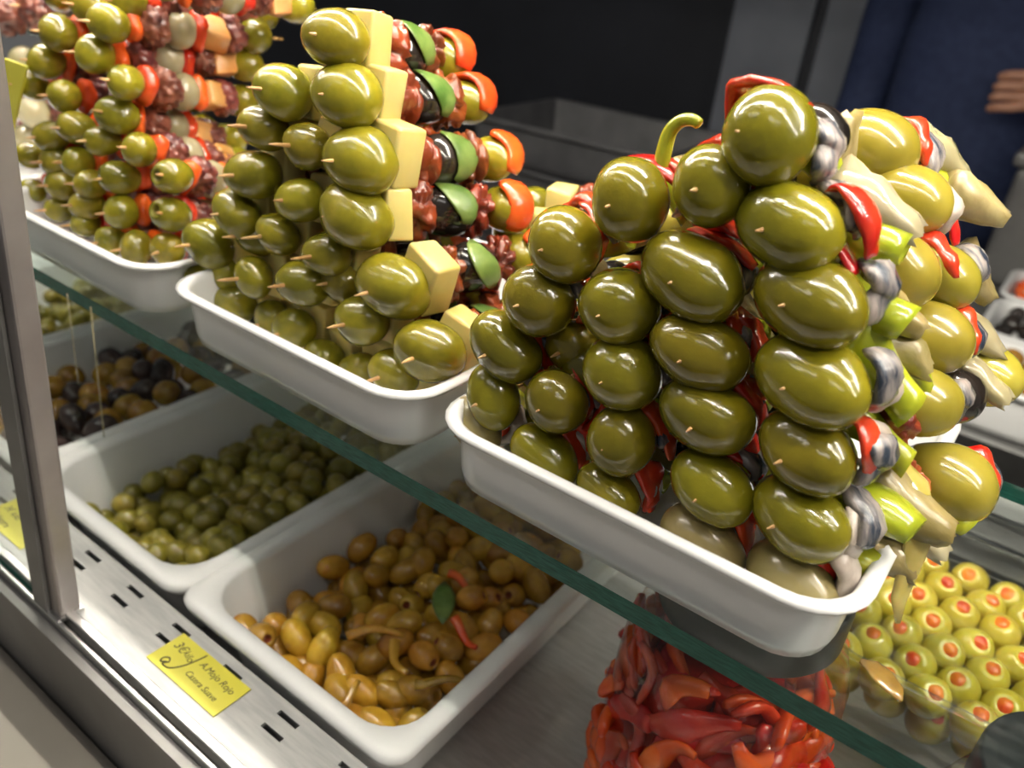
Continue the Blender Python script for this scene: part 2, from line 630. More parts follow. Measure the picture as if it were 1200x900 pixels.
def solve_lean():
    best = None
    for i in range(-40, 120):
        k = i * .005
        # ray (20,170) against the plane y = pb.y + k*(z-pb.z)
        d = ray(20, 170)
        t = (pb.y - k * pb.z) / (d.y - k * d.z)
        p = d * t
        e = abs(p.x - pb.x)
        if best is None or e < best[0]:
            best = (e, k, p)
    return best


_e, LEAN, _p = solve_lean()
post_w = .022
print('LEAN', LEAN, _e)
post = empty('post', (pb.x - post_w / 2, pb.y - .008, -.3685))
tag(post, 'grey metal upright post standing on the slotted front rail', 'post')


def slab(x0, x1, y0, y1, z0, z1, k):
    v = []
    for z in (z0, z1):
        o = k * z
        v += [(x0, y0 + o, z), (x1, y0 + o, z), (x1, y1 + o, z), (x0, y1 + o, z)]
    f = [(3, 2, 1, 0), (4, 5, 6, 7), (0, 1, 5, 4), (1, 2, 6, 5), (2, 3, 7, 6), (3, 0, 4, 7)]
    return v, f


v, f = slab(-post_w / 2, post_w / 2, -.004, .008, 0, .66, LEAN)
bevel(ob('profile', mesh('profile', v, f, 'post', False), post), .0015)
v, f = slab(-post_w / 2 - .003, post_w / 2 * .1, -.0065, -.0042, 0, .66, LEAN)
ob('clamp_strip', mesh('clamp_strip', v, f, 'fascia', False), post)
v, f = slab(-post_w / 2 - .002, post_w / 2 + .001, -.006, .009, 0, .003, LEAN)
ob('foot', mesh('foot', v, f, 'steel', False), post)
pane = empty('front_pane', (post.location.x - post_w / 2 - .0035, post.location.y, -.3685))
tag(pane, 'upright front glass pane with green edge beside the post', 'glass pane')
v, f = slab(-.75, 0, -.003, .003, 0, .62, LEAN)
me = mesh('glass_sheet', v, f, ['pane', 'glassedge'], False, [1, 1, 0, 1, 0, 1])
ob('glass_sheet', me, pane)

# glass shelf
SX0, SX1, SY0, SY1 = -1.2, .42, .2318, .447
v = []
for z in (Z_SHELF - .0095, Z_SHELF):
    v += [(SX0, SY0, z), (SX1, SY0, z), (SX1, SY1, z), (SX0, SY1, z)]
f = [(3, 2, 1, 0), (4, 5, 6, 7), (0, 1, 5, 4), (1, 2, 6, 5), (2, 3, 7, 6), (3, 0, 4, 7)]
shelf = ob('glass_shelf', mesh('glass_shelf', v, f, ['glass', 'glassedge'], False, [0, 0, 1, 1, 1, 1]))
tag(shelf, 'thick clear glass shelf with green edge carrying the three trays', 'shelf')

# brackets that carry the shelf, far ends, behind the trays
for x in (-1.12, .36):
    b = empty('shelf_bracket', (x, .60, -.362))
    tag(b, 'steel bracket holding up an end of the glass shelf', 'bracket', 'shelf brackets')
    ob('arm', boxes_mesh('arm', [(-.006, .006, -.36, .006, .122, .1322)], 'steel'), b)
    ob('stand', boxes_mesh('stand', [(-.008, .008, -.004, .010, -.004, .122)], 'steel'), b)


# ------------------------------------------------------------------ lamps of the case and of the hall
def led(side, x0, x1, y, z, w, s, label, tilt=0.0):
    e = empty('case_light_%s_offscreen' % side, (0, y, z))
    tag(e, label, 'lamp')
    e.rotation_euler = (tilt, 0, 0)
    ob('housing_%s_offscreen' % side, boxes_mesh('housing', [(x0, x1, -w * .9, w * .9, .0012, .016)], 'housing'), e)
    m = 'led_%d' % len(MT)
    MT[m] = emitmat(m, LED_COLOR, s)
    ob('diffuser_%s_offscreen' % side, boxes_mesh('diffuser', [(x0 + .01, x1 - .01, -w / 2, w / 2, -.001, .001)], m), e)
    return e


led('inner', -1.1, .55, .385, .21, .007, LED_STRENGTH, 'slim led light bar above the skewer trays')
led('front', -1.1, .75, .205, .24, .006, LED_STRENGTH * .52, 'slim led light bar along the top of the front glass')
for i, (x, y) in enumerate(((-1.2, -.9), (.6, -.9), (1.6, .5))):
    side = ('left', 'near', 'right')[i]
    e = empty('ceiling_light_%s_offscreen' % side, (x, y, 1.5))
    tag(e, 'long white ceiling light hanging in the market hall', 'lamp', 'hall ceiling lights')
    ob('ceiling_housing_%s_offscreen' % side, boxes_mesh('housing', [(-.6, .6, -.1, .1, .002, .06)], 'housing'), e)
    if 'hall' not in MT:
        MT['hall'] = emitmat('hall_light', (1, .96, .9), HALL_STRENGTH)
    ob('ceiling_diffuser_%s_offscreen' % side, boxes_mesh('diffuser', [(-.58, .58, -.085, .085, -.004, .001)], 'hall'), e)

# ------------------------------------------------------------------ shallow trays on the shelf
TRAY_H = .035
tray_me = pan_mesh('tray', .188, .206, TRAY_H, .0065, 'white_tray', r=.026, taper=.10, lip=.003, wall=.0025, foot=.003)
TR = [(-.104, 'white tray under the big green olive and anchovy skewers'),
      (-.3015, 'white tray under the olive and cheese skewers'),
      (-.505, 'white tray under the octopus and pearl onion skewers'),
      (-.709, 'white tray beyond the octopus skewers holding pale bulb skewers')]
for x, lb in TR:
    tag(ob('serving_tray', tray_me, None, Matrix.Translation((x, .2335 + .103, Z_SHELF + TRAY_H))), lb, 'tray', 'white serving trays')

# ------------------------------------------------------------------ skewer pieces (axis = local y, front is -y)
rnd = random.Random(11)
PIECE = {}


def variants(key, fn, n):
    PIECE[key] = [fn(i) for i in range(n)]


variants('gordal', lambda i: olive_mesh('olive', .0188, .0142, 'gordal', i, 0, .98, .10, 26, 17, 55, .95), 6)
variants('gordal_round', lambda i: olive_mesh('olive', .0162, .0148, 'gordal', i + 20, 0, 1, .10, 26, 17, 55), 4)
variants('gordal_pale', lambda i: olive_mesh('olive', .0168, .0128, 'gordal_pale', i + 40, 1, 1, .12, 26, 17, 60, .95), 5)
variants('gordal_brown', lambda i: olive_mesh('olive', .0175, .0125, 'gordal_brown', i + 60, 0, .95, .10, 26, 17, 55), 3)
variants('manz', lambda i: olive_mesh('olive', .0158, .0128, 'manz', i + 80, 0, 1, .12, 24, 15, 60), 5)
variants('pitted', lambda i: olive_mesh('olive', .0135, .0112, ['manz', 'pitdark'], i + 90, 1, 1, .08, 24, 15, 60), 4)
variants('black', lambda i: olive_mesh('black_olive', .0135, .0112, ['blackolive', 'pitdark'], i + 100, 1, 1, .10, 22, 15, 70), 3)


def ring_band(name, rad, wid, thick, a0, a1, mt, seed, squash=.85, wob=.12):
    pts, ra, rb = [], [], []
    m = 16
    for i in range(m):
        t = i / (m - 1)
        a = a0 + (a1 - a0) * t
        r = rad * (1 + wob * bump3((t * 3, seed, .3), 1.0, seed))
        pts.append(Vector((r * math.cos(a), .35 * wid * bump3((t * 2.5, .7, seed), 1.0, seed + 3), r * squash * math.sin(a))))
        e = min(1, .35 + 3.2 * min(t, 1 - t))
        ra.append(wid * .5 * e * (1 + .25 * bump3((t * 4, 1, 2), 1, seed + 9)))
        rb.append(thick * .5 * e)
    v, f = sweep_data(pts, ra, rb, 12)
    v = [p * (1 + .14 * bump3(p, 160, seed)) for p in v]
    return mesh(name, v, f, mt)


variants('anchovy', lambda i: ring_band('anchovy', .0112, .0135, .0062, -1.1 + .35 * i, 1.5 + .4 * i, 'anchovy', i, .9, .25), 4)
variants('anchovy_flesh', lambda i: ring_band('anchovy', .0115, .011, .0052, -1.5 + .4 * i, 2.0 + .5 * i, 'anchovy_flesh', i + 4), 3)
variants('redband', lambda i: ring_band('pepper_strip', .0135, .0085, .0044, .3 - .25 * i, 1.9 - .1 * i, 'redpep', i + 8, .9), 4)


def red_chunk(i):
    pts = [Vector((-.010, .001, .004)), Vector((-.004, 0, .009 + .002 * (i % 2))), Vector((.003, -.001, .008)), Vector((.009, .001, .002)), Vector((.0125, .002, -.005))]
    pts = smooth_path(pts, 4)
    n = len(pts)
    w = [.0055 * (.55 + .45 * math.sin(PI * k / (n - 1))) * (1 + .18 * bump3((k * .5, i, 0), 1, i)) for k in range(n)]
    v, f = sweep_data(pts, w, [q * .36 for q in w], 12)
    return mesh('pepper_strip', [p * (1 + .10 * bump3(p, 170, i)) for p in v], f, 'redpep')


variants('redchunk', red_chunk, 3)


def chilli(i, ln=.023, r=.0074):
    """cut chilli segment lying across the skewer with an open hollow end"""
    pts, ra, rb = [], [], []
    m = 9
    for k in range(m):
        t = k / (m - 1)
        pts.append(Vector((ln * (t - .5), .002 * math.sin(3 * t + i), .003 * math.sin(2.2 * t + i * 2))))
        rr = r * (1 - .25 * t) * (1 + .15 * math.sin(5 * t + i * 1.7))
        ra.append(rr)
        rb.append(rr * .85)
    # turn the end inwards so the cut reads as hollow
    pts.append(pts[-1] + Vector((-.0004, 0, 0)))
    ra.append(ra[-1] * .72)
    rb.append(rb[-1] * .72)
    pts.append(pts[-1] + Vector((-.006, 0, 0)))
    ra.append(ra[-1] * .8)
    rb.append(rb[-1] * .8)
    v, f = [], []
    n = 12
    for q, p in enumerate(pts):
        for k in range(n):
            w = 2 * PI * k / n
            ridge = 1 + .08 * math.cos(3 * w + i)
            v.append(p + Vector((0, ra[q] * math.cos(w) * ridge, rb[q] * math.sin(w) * ridge)))
    for q in range(len(pts) - 1):
        for k in range(n):
            a, b = q * n + k, q * n + (k + 1) % n
            f.append((a, b, b + n, a + n))
    f.append(tuple(range(n))[::-1])
    f.append(tuple((len(pts) - 1) * n + k for k in range(n)))
    return mesh('green_chilli', v, f, 'guindilla')


variants('chilli', chilli, 4)


def wedge(i, ln=.025, w=.011, h=.010, mt='artichoke', nm='artichoke_heart'):
    """layered wedge that narrows to a tip on +x"""
    v, f = [], []
    m, n = 10, 12
    for k in range(m):
        t = k / (m - 1)
        s = (1 - t) ** .8 * .68 + .32
        if k == 0:
            s *= .72
        for j in range(n):
            a = 2 * PI * j / n
            c, q = math.cos(a), math.sin(a)
            sq = (abs(c) ** 4 + abs(q) ** 4) ** -.25
            p = Vector((ln * (t - .42), w * s * c * (.55 + .45 * sq), h * s * q * (.55 + .45 * sq) + .004 * math.sin(t * 2.4 + i)))
            p *= (1 + .20 * bump3(p, 120, i + 30)) * (1 + .07 * math.cos(5 * a + 6 * t + i))
            v.append(p)
    for k in range(m - 1):
        for j in range(n):
            a, b = k * n + j, k * n + (j + 1) % n
            f.append((a, b, b + n, a + n))
    f.append(tuple(range(n))[::-1])
    f.append(tuple((m - 1) * n + j for j in range(n)))
    return mesh(nm, v, f, mt)


variants('artichoke', wedge, 4)
variants('onionwedge', lambda i: wedge(i + 5, .026, .012, .0085, 'onion', 'onion_petal'), 3)


def cheese_mesh(i):
    r = random.Random(i)
    x, y, z = .0105, .0072, .0128
    v = []
    for sz in (-1, 1):
        for sx, sy in ((-1, -1), (1, -1), (1, 1), (-1, 1)):
            v.append((sx * x * r.uniform(.9, 1.08), sy * y * r.uniform(.9, 1.1), sz * z * r.uniform(.92, 1.08)))
    f = [(3, 2, 1, 0), (4, 5, 6, 7), (0, 1, 5, 4), (1, 2, 6, 5), (2, 3, 7, 6), (3, 0, 4, 7)]
    return mesh('cheese_cube', v, f, 'cheese', True)


variants('cheese', cheese_mesh, 5)


def cube_mesh(i):
    r = random.Random(i + 70)
    x = .0088
    v = []
    for sz in (-1, 1):
        for sx, sy in ((-1, -1), (1, -1), (1, 1), (-1, 1)):
            v.append((sx * x * r.uniform(.75, 1.2), sy * x * r.uniform(.75, 1.1), sz * x * r.uniform(.75, 1.1)))
    f = [(3, 2, 1, 0), (4, 5, 6, 7), (0, 1, 5, 4), (1, 2, 6, 5), (2, 3, 7, 6), (3, 0, 4, 7)]
    return mesh('orange_cube', v, f, 'ham_cube', True)


variants('cube', cube_mesh, 4)
variants('tomato', lambda i: crumple_mesh('dried_tomato', .0108, .0075, .0128, 'tomato', i), 5)
variants('octopus', lambda i: crumple_mesh('octopus_chunk', .0115, .0085, .0105, 'octopus', i + 9, deep=.25, fr=190), 5)
variants('onion', lambda i: blob_mesh('pearl_onion', .0096, .0098, .0105, 'onion', i + 17, .06, 60, 22, 15), 3)


def leaf_mesh(i):
    pts, ra, rb = [], [], []
    for k in range(9):
        t = k / 8
        a = -.1 + 2.2 * t
        pts.append(Vector((.0130 * math.cos(a), .004 * math.sin(4 * t + i), .0126 * math.sin(a))))
        ra.append(.0012 + .0056 * math.sin(PI * min(1, t * .9 + .08)))
        rb.append(.0006)
    return sweep_mesh('leaf', pts, ra, rb, 'leaf', 10)


variants('leaf', leaf_mesh, 3)


def orange_strip(i):
    pts, ra, rb = [], [], []
    for k in range(9):
        t = k / 8
        a = -.5 + (2.1 + .3 * i) * t
        pts.append(Vector((.0128 * math.cos(a), .002 * math.sin(4 * t), .0130 * math.sin(a))))
        ra.append(.0078 if 0 < k < 8 else .006)
        rb.append(.0024)
    return sweep_mesh('red_pepper_slice', pts, ra, rb, 'orangepep', 10)


variants('orangestrip', orange_strip, 3)


def redlump(i):
    return blob_mesh('red_pepper_piece', .0088, .0058, .0115, 'redpep' if i % 2 else 'orangepep', i + 33, .35, 130, 20, 13)


variants('redlump', redlump, 4)
variants('white_bulb', lambda i: blob_mesh('white_bulb', .0135, .0125, .0135, 'onion', i + 50, .10, 50, 20, 13), 3)

STICK_ME = {}


def stick_mesh(L):
    k = round(L, 3)
    if k not in STICK_ME:
        STICK_ME[k] = mesh('toothpick', *revolve([(0, .0003), (.0045, .0009), (.010, .00105), (k - .006, .00105), (k, .0004)], 8, 'y'), 'stick')
    return STICK_ME[k]


def frame(axis):
    y = axis.normalized()
    z = Vector((0, 0, 1)) - y * y.z
    z.normalize()
    x = y.cross(z)
    return Matrix((x, y, z)).transposed().to_4x4()


def skewer(P0, P1, seq, label, group, name='olive_skewer', tip=.006, tail=.006):
    """seq: list of (kind, distance from the front in m, offset x, offset z, roll about the axis, yaw, scale[, tilt])"""
    P1 = Vector((P1.x, P1.y, max(P1.z, Z_SHELF + .018)))
    ax = P1 - P0
    L = ax.length
    fm = frame(ax)
    e = empty(name)
    e.matrix_world = Matrix.Translation(P0) @ fm
    tag(e, label, 'skewer', group)
    front_r = .014
    s0 = -front_r - tip
    last = max(s[1] for s in seq)
    ob('toothpick', stick_mesh(last + .012 + tail - s0), e, Matrix.Translation((0, s0, 0)))
    for s in seq:
        kind, d, ox, oz, roll, yaw, sca = s[:7]
        tilt = s[7] if len(s) > 7 else 0.0
        me = rnd.choice(PIECE[kind])
        m = Matrix.Translation((ox, d, oz)) @ Matrix.Rotation(roll, 4, 'Y') @ Matrix.Rotation(yaw, 4, 'Z') @ Matrix.Rotation(tilt, 4, 'X') @ Matrix.Scale(sca, 4)
        o = ob(me.name.split('.')[0], me, e, m)
        if kind in ('cheese', 'cube'):
            bevel(o, .0016, 2)
    return e


J = lambda a: rnd.uniform(-a, a)

# ---- pile of big green olives with anchovy (nearest tray)
G3 = 'big green olive and anchovy skewers'
def y3(py):      # the pile leans back a little as it rises
    return None


def front_pt(px, py, y0=.262, k=.12, zref=-.17):
    d = ray(px, py)
    t = (y0 - k * zref) / (d.y - k * d.z)
    return d * t


AX3 = Vector((.04, 1, -.06))


def seq3(kind, roll, sc_, rich):
    s = [(kind, 0, 0, 0, roll, J(.15), sc_)]
    s.append(('anchovy' if rnd.random() < .6 else 'anchovy_flesh', .0155, .003, .001, J(.8), 0, 1.0))
    s.append(('redband', .0150, 0, .001, J(1.4), 0, 1.18))
    s.append(('redchunk', .0120, J(.004), .003, J(1.2), 0, 1.2))
    s.append(('chilli', .030, .002, 0, J(.5), J(.3), 1.0))
    s.append(('artichoke', .043, 0, 0, J(.6), J(.5), .95))
    s.append(('black', .057, 0, 0, J(1), PI / 2 + J(.3), .95))
    s.append(('gordal_pale', .078, 0, 0, J(.6), J(.5), 1.0))
    s.append(('redband', .092, 0, 0, J(1), 0, .92))
    s.append(('anchovy', .098, 0, 0, J(1), 0, .95))
    s.append(('onionwedge', .110, 0, 0, J(.6), J(.6), 1.0))
    return s


front3 = [  # px, py, width px, roll deg (image clockwise), kind
    (835, 218, 98, 60, 'gordal_round'), (738, 235, 100, 70, 'gordal_round'), (661, 288, 94, 30, 'gordal_round'),
    (632, 352, 90, 10, 'gordal_round'), (810, 323, 133, 12, 'gordal'), (726, 360, 100, 3, 'gordal_round'),
    (592, 407, 96, 30, 'gordal'), (820, 412, 120, 8, 'gordal'), (729, 437, 98, 0, 'gordal_round'),
    (653, 470, 80, 10, 'gordal_round'), (578, 465, 82, 55, 'gordal'), (828, 487, 116, 5, 'gordal'),
    (727, 515, 88, 60, 'gordal_round'), (637, 535, 92, 20, 'gordal'), (558, 498, 76, 35, 'gordal_brown'),
    (834, 570, 108, 12, 'gordal'), (712, 578, 84, 20, 'gordal'), (822, 636, 108, 14, 'gordal_brown'),
    (690, 430, 70, 0, 'gordal_round'), (672, 405, 60, 0, 'gordal_round')]
F_LEN = {'gordal': .0376, 'gordal_round': .0324, 'gordal_brown': .035}
CAMF = Vector(CAM[:, 2])
COLUMNS3 = {'column next to the outer one': [17, 15, 11, 7, 4, 0], 'middle column of the pile': [16, 12, 8, 5, 1],
            'column one away from cheese skewers': [13, 9, 3, 2], 'column leaning on the cheese skewers': [14, 10, 6], 'sunk between two columns': [18, 19]}
NTH = ['lowest', 'second', 'third', 'fourth', 'fifth', 'sixth']
LABEL3 = {}
for cn, ids in COLUMNS3.items():
    for q_, i_ in enumerate(ids):
        LABEL3[i_] = 'green olive skewer, %s from the tray rim, %s' % ((['first'] + NTH[1:])[q_], cn)
SPECIAL3 = {1: 'green olive skewer topped by anchovy and an upright yellow chilli stem',
            14: 'faded brownish olive skewer at the tray corner next to the cheese skewers',
            17: 'faded brown olive skewer low against the tray rim, red pepper behind'}
for i, (px, py, wpx, rd, kd) in enumerate(front3):
    back = .016 if i >= 18 else 0
    P0 = front_pt(px, py, .262 + back)
    scl = wpx * CAMF.dot(P0) / F_PX / F_LEN[kd]
    scl = max(.8, min(1.15, scl))
    ax = (AX3 + Vector((J(.06), 0, J(.05)))) * .12
    e = skewer(P0, P0 + ax, seq3(kd, math.radians(rd), scl, False),
               SPECIAL3.get(i, LABEL3[i]), G3, tip=.001 if P0.z < -.165 else .0035)
    if i == 1:
        sp = smooth_path([(.004, .012, .010), (.004, .012, .020), (.005, .012, .026), (.0085, .012, .0300), (.0135, .011, .0312), (.0165, .011, .0300)], 4)
        sr = [.0032 - .0012 * k / (len(sp) - 1) for k in range(len(sp))]
        sr[-1] = .0012
        st = sweep_mesh('chilli_stem', sp, sr, sr, 'guindilla', 12)
        ob('chilli_stem', st, e)

# outer column: each row follows the pieces seen on the side of the pile
col3 = [  # front px, rear px, y extra at the rear, width px, roll, label, sequence builder
    ((900, 160), (1088, 192), 118, 55, 'top skewer crowning the anchovy pile, red pepper strip over its olive',
     [('redchunk', .001, -.006, .006, -.75, 0, 1.2), ('anchovy', .0125, .006, -.004, -.3, 0, 1.0), ('black', .022, .003, .004, .3, .5, .85),
      ('chilli', .028, .004, -.008, .9, .4, 1.0), ('artichoke', .036, .004, 0, .9, .4, .9), ('chilli', .046, .004, -.010, .6, .5, .9),
      ('gordal_pale', .066, 0, .002, .15, .9, 1.08), ('redband', .082, 0, .003, 0, 0, .95), ('anchovy', .090, .002, 0, .3, 0, .95), ('black', .093, .002, .003, 0, .9, .65),
      ('onionwedge', .104, .004, .001, .3, .8, 1.0), ('chilli', .104, .004, -.008, .2, .7, 1.1)]),
    ((925, 265), (1122, 238), 136, 4, 'second skewer down the outer column, big olive with onion and green chilli',
     [('redchunk', .011, .012, .004, .2, 0, 1.1), ('anchovy', .014, .006, .004, 0, 0, 1.0), ('onionwedge', .030, .006, .004, .2, .5, 1.25), ('chilli', .030, .009, -.006, .1, .3, 1.35),
      ('chilli', .046, .006, -.010, .7, .5, 1.0), ('gordal_pale', .068, 0, .004, .2, .9, 1.05), ('anchovy_flesh', .084, .002, .001, 0, 0, .95),
      ('redchunk', .088, .004, -.006, 0, 0, .9), ('artichoke', .106, .006, 0, .1, .7, 1.1)]),
    ((948, 352), (1132, 318), 140, 4, 'third skewer down the outer column, red strip draped over its second olive',
     [('redchunk', .004, -.006, .0125, -.35, .1, 1.15), ('anchovy', .013, .006, .005, 0, 0, 1.05), ('chilli', .028, .008, .001, .3, .3, 1.25), ('artichoke', .040, .008, -.004, .1, .5, 1.0),
      ('gordal_pale', .056, 0, .006, .9, .6, 1.0), ('redband', .068, .002, .006, -.3, 0, 1.0), ('gordal_pale', .084, .004, .002, .6, .9, .95),
      ('anchovy', .099, .004, .002, -.3, 0, .9), ('artichoke', .112, .004, 0, .5, .8, 1.0)]),
    ((950, 445), (1130, 388), 142, 2, 'fourth skewer down the outer column, silver anchovy folded beside its olive',
     [('anchovy', .011, .011, .004, .3, 0, 1.0), ('anchovy_flesh', .018, .012, .002, .3, 0, .8), ('chilli', .030, .008, .002, .5, .5, 1.5), ('artichoke', .044, .004, .002, .2, .3, 1.0),
      ('chilli', .050, .006, -.003, .9, .5, 1.1), ('gordal_pale', .074, .002, .004, .2, .8, 1.1), ('redband', .088, .002, .003, 0, 0, .95),
      ('anchovy', .094, .003, .001, 0, 0, .9), ('onionwedge', .106, .003, 0, .6, .6, 1.0)]),
    ((945, 528), (1158, 440), 124, 3, 'fifth skewer down the outer column, with a black olive near its far end',
     [('redchunk', .010, .010, .005, .6, 0, 1.0), ('anchovy', .013, .009, .003, .3, 0, 1.0), ('anchovy_flesh', .022, .008, .002, .1, 0, .85), ('chilli', .032, .008, 0, .2, .4, 1.1),
      ('tomato', .044, .004, 0, 0, .2, 1.0), ('gordal_pale', .062, .002, .005, .3, .8, 1.05), ('anchovy', .076, .003, .003, 0, 0, .9),
      ('black', .088, .002, .001, .1, .9, 1.1), ('onionwedge', .101, .002, .003, .2, .3, 1.0), ('gordal_pale', .116, .001, .002, 0, .9, 1.0)]),
    ((937, 607), (1125, 545), 122, 6, 'sixth skewer down the outer column, artichoke wedge and a split olive jutting out',
     [('anchovy_flesh', .012, .006, 0, .9, 0, 1.1), ('anchovy', .016, .008, .002, .3, 0, 1.0), ('chilli', .030, .010, .002, .2, .2, 1.3), ('artichoke', .046, .010, .006, .1, .3, 1.35),
      ('tomato', .056, .003, .004, 0, 0, .9), ('gordal_pale', .082, .008, .002, .2, .5, 1.2), ('redband', .092, .008, .002, -.2, 0, 1.05), ('chilli', .078, .014, -.004, .5, .4, .9),
      ('anchovy', .098, .010, 0, .2, 0, .8)]),
    ((927, 682), (1050, 618), 118, 8, 'lowest outer skewer, olive slice and curled anchovy against the tray rim',
     [('anchovy_flesh', .010, .002, .010, .5, .2, 1.15), ('redchunk', .008, -.002, .009, .2, 0, 1.0), ('artichoke', .040, .008, 0, .2, .4, 1.0), ('chilli', .028, .006, .004, .2, .1, 1.0),
      ('onionwedge', .060, .006, .004, .3, .4, 1.0)])]
for k, (a, b, wpx, rd, lb, sq) in enumerate(col3):
    P0 = front_pt(*a)
    Lr = max(s[1] for s in sq)
    P1 = at_y(b[0], b[1], P0.y + Lr)
    kd = 'gordal_round' if k == 0 else ('gordal_brown' if k == 6 else 'gordal')
    scl = max(.8, min(1.16, wpx * CAMF.dot(P0) / F_PX / F_LEN[kd]))
    seq = [(kd, 0, 0, 0, math.radians(rd), 0, scl)] + sq
    e = skewer(P0, P1, seq, lb, G3, tip=.0035)
    if k == 6:
        # limp chilli skin hanging over the tray rim
        q = [Vector(c_) for c_ in ((-.024, .306, -.160), (-.014, .302, -.165), (-.0055, .298, -.178), (-.0040, .293, -.192), (-.0030, .288, -.204), (.0000, .285, -.2125))]
        inv = e.matrix_world.inverted()
        ob('hanging_chilli_skin', sweep_mesh('hanging_chilli_skin', [inv @ p for p in q], [.006, .008, .0070, .0055, .004, .0012], [.002, .003, .0026, .002, .0012, .0006], 'oil', 12, Vector((.3, 1, 0))), e)

# second rank of the pile, seen above and between the outer column's far ends
rank2 = [((1030, 300), (1120, 290), .335), ((1040, 400), (1110, 380), .33), ((1030, 470), (1110, 445), .32), ((1010, 205), (1085, 225), .34)]
for a, b, y in rank2:
    P0 = at_y(*a, y) + Vector((-.028, .0, 0))
    P1 = P0 + Vector((.05, 1, -.05)) * .08
    skewer(P0, P1, [('gordal_pale', 0, 0, 0, J(.4), J(.6), 1.0), ('anchovy', .015, 0, 0, J(.6), 0, 1.0), ('chilli', .028, .004, 0, J(.5), J(.4), 1.1),
                    ('artichoke', .042, .004, 0, J(.5), J(.4), 1.0), ('redband', .052, 0, 0, J(.4), 0, .9), ('gordal_pale', .066, 0, 0, J(.4), J(.6), 1.0)],
           'anchovy skewer tucked behind the outer column of the big olive pile', G3)

# ---- olive and cheese pile (middle tray)
G2 = 'olive and cheese skewers'
AX2 = Vector((.03, 1, -.13))


def seq2(scl, roll):
    return [('manz', 0, 0, 0, roll, J(.25), scl), ('cheese', .0165, .004, .002, J(.15), J(.12), 1.0), ('tomato', .032, .001, 0, J(.5), J(.4), 1.25),
            ('black', .050, 0, 0, J(.4), PI / 2 + J(.4), 1.22), ('leaf', .051, 0, 0, J(.5), 0, 1.12), ('tomato', .067, 0, 0, J(.5), J(.4), 1.25),
            ('manz', .085, 0, 0, J(.3), J(.6), .95), ('orangestrip', .087, .001, .001, J(.3), J(.2), 1.02)]


col2 = [((395, 45), (522, 70), 72), ((408, 112), (545, 120), 80), ((425, 188), (577, 187), 86), ((418, 252), (600, 244), 90), ((462, 335), (610, 298), 82), ((503, 412), (600, 372), 76)]
nth = ['topmost', 'second', 'third', 'fourth', 'fifth', 'lowest']
for k, (a, b, wpx) in enumerate(col2):
    P0 = front_pt(a[0], a[1], .272)
    P1 = at_y(b[0], b[1], P0.y + .085)
    scl = max(.8, min(1.32, 1.17 * wpx * CAMF.dot(P0) / F_PX / .0316))
    sq = seq2(scl, J(.15))
    if k in (2, 4, 5):
        c = sq[1]
        sq[1] = ('cheese', .0150, .005 if k == 2 else .008, .004 if k < 5 else .003, .05 if k == 2 else .3, 0, 1.15)
    lb = '%s cheese and dried tomato skewer of the column facing the anchovy pile' % nth[k]
    skewer(P0, P1, sq, lb, G2, 'cheese_skewer', .009 if k in (2, 4, 5) else .004, .008)
front2 = [(333, 108, 72), (360, 172, 60), (352, 235, 60), (383, 298, 58), (424, 376, 66), (462, 436, 62), (309, 150, 58), (297, 205, 66), (278, 250, 60), (325, 275, 52),
          (355, 332, 62), (297, 325, 50), (245, 285, 62), (400, 330, 54), (345, 385, 54), (380, 422, 52), (320, 375, 46), (275, 355, 50), (232, 325, 50), (300, 275, 50),
          (262, 318, 50), (420, 435, 50)]
for k, (px, py, wpx) in enumerate(front2):
    back = 0 if k < 13 else .008
    P0 = front_pt(px, py, .270 + back)
    scl = max(.82, min(1.15, 1.1 * wpx * CAMF.dot(P0) / F_PX / .0316))
    P1 = P0 + (AX2 + Vector((J(.06), 0, J(.04)))) * .08
    lb = 'green olive and cheese skewer among the inner rows beside the octopus skewers'
    if P0.z > -.125:
        lb = 'green olive and cheese skewer in the upper inner rows of its pile'
    elif P0.z < -.172:
        lb = 'green olive and cheese skewer low against the tray rim'
    if k == 0:
        lb = 'upper green olive skewer resting right beside the cheese pile\'s topmost one'
    skewer(P0, P1, seq2(scl, J(.5)), lb, G2, 'cheese_skewer', rnd.choice((.003, .008, .009)), .006)
# fallen skewers behind, between the two piles
for k, (a, y, d) in enumerate((((600, 270), .375, Vector((.8, .6, -.05))), ((628, 240), .41, Vector((.9, .3, .0))))):
    P0 = at_y(*a, y)
    skewer(P0, P0 + d * .08, seq2(.9, J(.5)), 'fallen cheese and pepper skewer behind the pile near the big olives', G2, 'cheese_skewer')

# ---- octopus and pearl onion pile (far tray)
G1 = 'octopus and pearl onion skewers'
AX1 = Vector((.02, 1, -.10))


def seq1(scl, k):
    s = [('pitted', 0, 0, 0, J(.5), J(1.2), scl), ('redlump', .0135, 0, 0, J(.5), 0, 1.0), ('octopus', .0265, 0, 0, J(1), J(.5), 1.2), ('onion', .043, 0, 0, 0, 0, 1.15),
         ('redlump', .054, 0, 0, J(.5), 0, 1.05), ('cube', .066, 0, 0, J(.8), J(.4), 1.0), ('octopus', .078, 0, 0, J(1), J(.5), 1.1), ('pitted', .094, 0, 0, J(.5), J(1), 1.0)]
    if k % 3 == 1:
        s[5] = ('octopus', .066, 0, 0, J(.8), 0, 1.0)
        s[6] = ('cube', .079, 0, 0, J(1), 0, 1.0)
    return s


